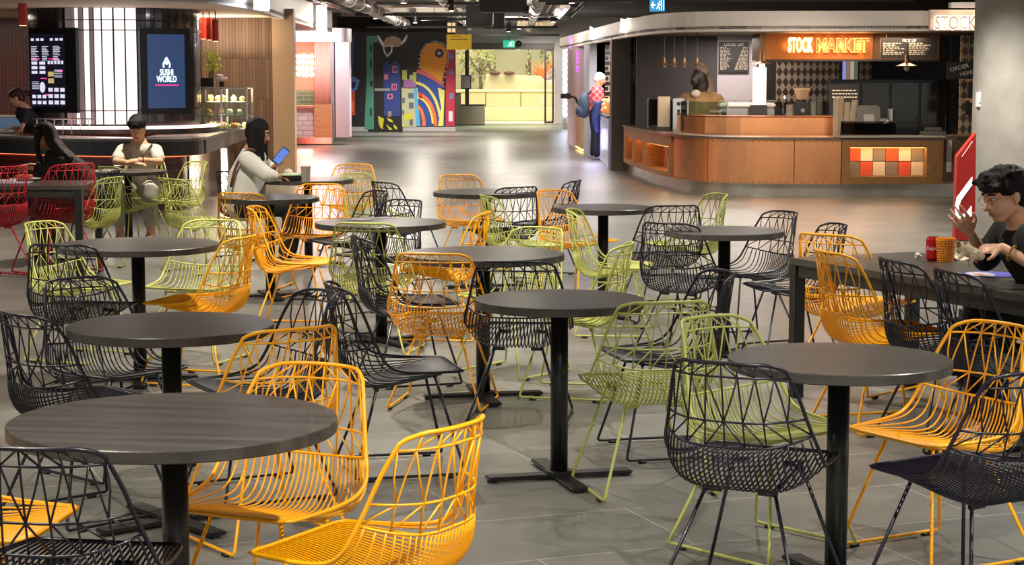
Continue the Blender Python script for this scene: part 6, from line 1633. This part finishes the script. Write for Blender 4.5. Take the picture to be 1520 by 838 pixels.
bm = NB(); hair_cap(bm, P, rot, 1.04)
for i in range(7):
    a_ = -1 + i / 3; chain(bm, [P(a_ * .05, .05, .09), P(a_ * .062, .085 - abs(a_) * .02, .06), P(a_ * .066, .088 - abs(a_) * .025, .042)], [.026, .02, .010])
R_obj('hair', bm, HAIRM, t, .011, 2)
bm = NB(); wv = J['wrl'].lerp(J['ell'], .2); tube(bm, [wv + V(0, .032 * math.cos(R(k * 30)), .032 * math.sin(R(k * 30))) for k in range(12)], .008, 6, True); obj('wristwatch', bm, M_BLACK, t, True, world=True)
bm = NB(); n_ = J['neck']; tube(bm, [n_ + V(.14, -.05, -.0), n_ + V(.06, -.15, -.12), n_ + V(-.06, -.165, -.22), n_ + V(-.13, -.12, -.32)], .008, 6); obj('bag_strap', bm, M_BLACK, t, True, world=True)
CHG = dup(PROT['green'], (hc.x, d0 + .18, 0), R(0), 'green wire chair the man in grey sits on, behind his table')

# ---- woman in black at the left
d0 = 17.1
hc = at(66, 203, d0); f = V(-.86, -.12, -.5).normalized(); u = V(-.5, 0, .86); u = (u - f * u.dot(f)).normalized()
J = {'head': hc, 'neck': V(hc.x + .11, d0 + .02, hc.z - .14), 'pelvis': V(hc.x + .36, d0 + .05, .56)}
J['shl'] = J['neck'] + V(.06, -.17, -.08); J['shr'] = J['neck'] + V(.03, .17, -.07)
J['ell'] = J['shl'] + V(-.1, -.03, -.26); J['elr'] = J['shr'] + V(-.1, 0, -.24); J['ell'].z = J['elr'].z = .80
J['wrl'] = at(46, 250, d0 - .22); J['wrr'] = at(44, 246, d0 + .1); J['wrl'].z = .82; J['wrr'].z = .83
for q, o_ in (('l', -.1), ('r', .1)):
    J['hp' + q] = J['pelvis'] + V(-.02, o_, -.04); J['kn' + q] = J['pelvis'] + V(-.42, o_ * 1.1, -.03); J['an' + q] = V(J['kn' + q].x + .05, J['kn' + q].y, .09); J['toe' + q] = J['an' + q] + V(-.13, 0, -.05)
hd = {'l': (V(-.9, .1, -.1), V(0, -.3, .95), .6, 1), 'r': (V(-.9, -.1, -.1), V(0, -.3, .95), .6, -1)}
t, P, rot = figure('woman in black top with long dark hair bent over her food', (J['pelvis'].x, J['pelvis'].y, 0), J, f, u, SKIN2, .010, 1.0, True, (.04, .034, .023), (.075, .055, .04), hd)
bm = NB(); torso_cloth(bm, J, (.13, .16, .17), None, 1.6, (.066, .058)); R_obj('black_top', bm, mat('top_black', (22, 20, 22), .85), t, .012)
bm = NB(); legs_cloth(bm, J, (.1, .08, .065), .9); R_obj('dark_trousers', bm, mat('trousers_dark', (52, 36, 32), .85), t, .014)
shoes(t, J, mat('shoe_brown', (70, 36, 30), .6))
bm = NB(); hair_cap(bm, P, rot, 1.0)
for q in (-.07, -.03, .02, .06):
    b_ = P(q, -.07, .03); chain(bm, [b_, b_ + V(.03, q * .3, -.1), b_ + V(.10, q * .8, -.19), b_ + V(.19, q * 1.2, -.25)], [.055, .055, .05, .03])
for q in (-1, 1):
    b_ = P(q * .072, .03, .05); chain(bm, [b_, b_ + V(-.01, q * -.01, -.1), b_ + V(0, q * -.02, -.2), b_ + V(.03, 0, -.27)], [.035, .026, .024, .012])
R_obj('long_hair', bm, mat('dark_brown_hair', (34, 22, 20), .7, noise=(40, .4), bump=.8, spec=.25), t, .011, 2)
dup(PROT['black'], (J['pelvis'].x + .0, d0 + .05, 0), R(180 + 90), 'black wire chair under the woman in black, mostly hidden')

# ---- worker leaning behind the sushi counter
d0 = 25.0
hc = at(24, 146, d0); f = V(-.9, -.15, -.42).normalized(); u = V(-.4, 0, .9); u = (u - f * u.dot(f)).normalized()
J = {'head': hc, 'neck': V(hc.x + .1, d0, hc.z - .12), 'pelvis': V(hc.x + .33, d0 + .1, .86)}
J['shl'] = J['neck'] + V(.05, -.15, -.07); J['shr'] = J['neck'] + V(.03, .17, -.05)
J['ell'] = at(35, 180, d0 - .2); J['wrl'] = at(33, 196, d0 - .25); J['wrl'].z = .94; J['elr'] = J['shr'] + V(-.05, 0, -.25); J['wrr'] = J['elr'] + V(-.15, -.05, -.1); J['wrr'].z = max(J['wrr'].z, .93)
for q, o_ in (('l', -.1), ('r', .1)):
    J['hp' + q] = J['pelvis'] + V(0, o_, -.04); J['kn' + q] = V(J['pelvis'].x, d0 + .1 + o_, .48); J['an' + q] = V(J['pelvis'].x + .02, d0 + .1 + o_, .09); J['toe' + q] = J['an' + q] + V(-.14, 0, -.05)
hd = {'l': (V(-.6, 0, -.6), V(-.3, -.9, .3), .4, 1), 'r': (V(-.9, -.1, -.1), V(0, -.3, .95), .5, -1)}
t, P, rot = figure('worker in navy t-shirt with ponytail leaning behind the sushi counter', (J['pelvis'].x, J['pelvis'].y, 0), J, f, u, SKIN, .012, 1.0, True, (.042, .036, .026), (.08, .058, .042), hd)
bm = NB(); torso_cloth(bm, J, (.12, .14, .15), None, .8, (.066, .066)); R_obj('navy_tshirt', bm, mat('tshirt_navy', (26, 28, 42), .85), t, .014)
bm = NB(); legs_cloth(bm, J); R_obj('black_trousers', bm, mat('trousers_black', (18, 18, 20), .8), t, .016)
shoes(t, J, M_BLACK)
bm = NB(); hair_cap(bm, P, rot, 1.0); chain(bm, [P(0, -.1, .03), P(0, -.17, .0), P(0, -.2, -.1)], [.03, .035, .012]); R_obj('ponytail_hair', bm, mat('red_brown_hair', (56, 30, 26), .4, noise=(30, .3)), t, .012, 2)

# ---- elderly man standing at the far food counter
g0 = fl(884, 236.5); d0 = g0.y
hc = at(891, 118, d0); f = V(.75, .15, -.3).normalized(); u = V(.3, .05, .95); u = (u - f * u.dot(f)).normalized()
J = {'head': hc, 'neck': V(hc.x - .06, d0, hc.z - .16), 'pelvis': V(g0.x - .02, d0, .92)}
J['shl'] = J['neck'] + V(-.02, .17, -.06); J['shr'] = J['neck'] + V(-.04, -.18, -.07)
J['elr'] = J['shr'] + V(.02, -.06, -.28); J['wrr'] = J['elr'] + V(.22, -.02, .04); J['ell'] = J['shl'] + V(.06, .05, -.27); J['wrl'] = J['ell'] + V(.24, -.04, .08)
for q, o_ in (('l', .1), ('r', -.1)):
    J['hp' + q] = J['pelvis'] + V(0, o_, -.04); J['kn' + q] = V(g0.x + .0, d0 + o_, .5); J['an' + q] = V(g0.x - .03 + (.05 if q == 'r' else 0), d0 + o_, .09); J['toe' + q] = J['an' + q] + V(.16, -.02, -.05)
hd = {'l': (V(.9, 0, .1), V(0, 0, 1), .5, 1), 'r': (V(.9, .1, 0), V(0, -.2, 1), .7, -1)}
t, P, rot = figure('white haired man in red patterned shirt standing with a backpack', (g0.x, d0, 0), J, f, u, SKIN, .012, 1.04, True, (.045, .038, .028), (.09, .065, .045), hd)
bm = NB(); torso_cloth(bm, J, (.14, .165, .165), None, 1.0, (.075, .075)); R_obj('red_patterned_shirt', bm, checkm('shirt_red_pattern', (206, 52, 66), (226, 130, 130), 16, .8), t, .014)
bm = NB(); legs_cloth(bm, J, (.115, .09, .075), .97); R_obj('dark_trousers', bm, mat('trousers_charcoal', (30, 30, 38), .85), t, .014)
shoes(t, J, mat('trainer_white', (206, 200, 196), .6))
bm = NB(); hair_cap(bm, P, rot, 1.04, .95); R_obj('white_hair', bm, mat('hair_white', (222, 216, 210), .7), t, .012, 2)
bk = J['neck'] + V(-.24, -.02, -.33)
t = thing('backpack', 'blue grey backpack on the back of the white haired man', 'bag', bk - V(0, 0, .2))
bm = NB(); ell(bm, bk, (.13, .16, .24)); ell(bm, bk + V(-.08, -.03, -.1), (.09, .13, .12)); R_obj('pack_body', bm, mat('pack_blue', (58, 74, 94), .8), t, .014, 2)
bm = NB(); tube(bm, chaikin([bk + V(.06, -.12, .2), J['shr'] + V(-.02, .03, .09), J['shr'] + V(.1, .0, -.08), bk + V(.12, -.15, -.1)], 2), .018, 6); obj('shoulder_strap', bm, mat('pack_strap', (40, 50, 66), .8), t, True, world=True)
jk = J['elr'] + V(.06, -.07, -.08)
t = thing('jacket', 'blue jacket hanging over the arm of the white haired man', 'jacket', jk - V(0, 0, .3))
bm = NB(); chain(bm, [jk + V(-.07, 0, .14), jk + V(-.08, -.01, -.18), jk + V(-.05, -.02, -.36)], [.06, .075, .04]); chain(bm, [jk + V(.05, 0, .15), jk + V(.06, -.01, -.12), jk + V(.12, 0, -.22)], [.06, .07, .03]); R_obj('jacket_cloth', bm, mat('jacket_blue', (40, 52, 108), .8, noise=(9, .2), bump=.5), t, .014, 2)
bm = NB(); chain(bm, [jk + V(.08, -.05, .12), jk + V(.12, -.06, -.1)], [.025, .02]); obj('jacket_sleeve', bm, MATS['jacket_blue'], t, True, world=True)
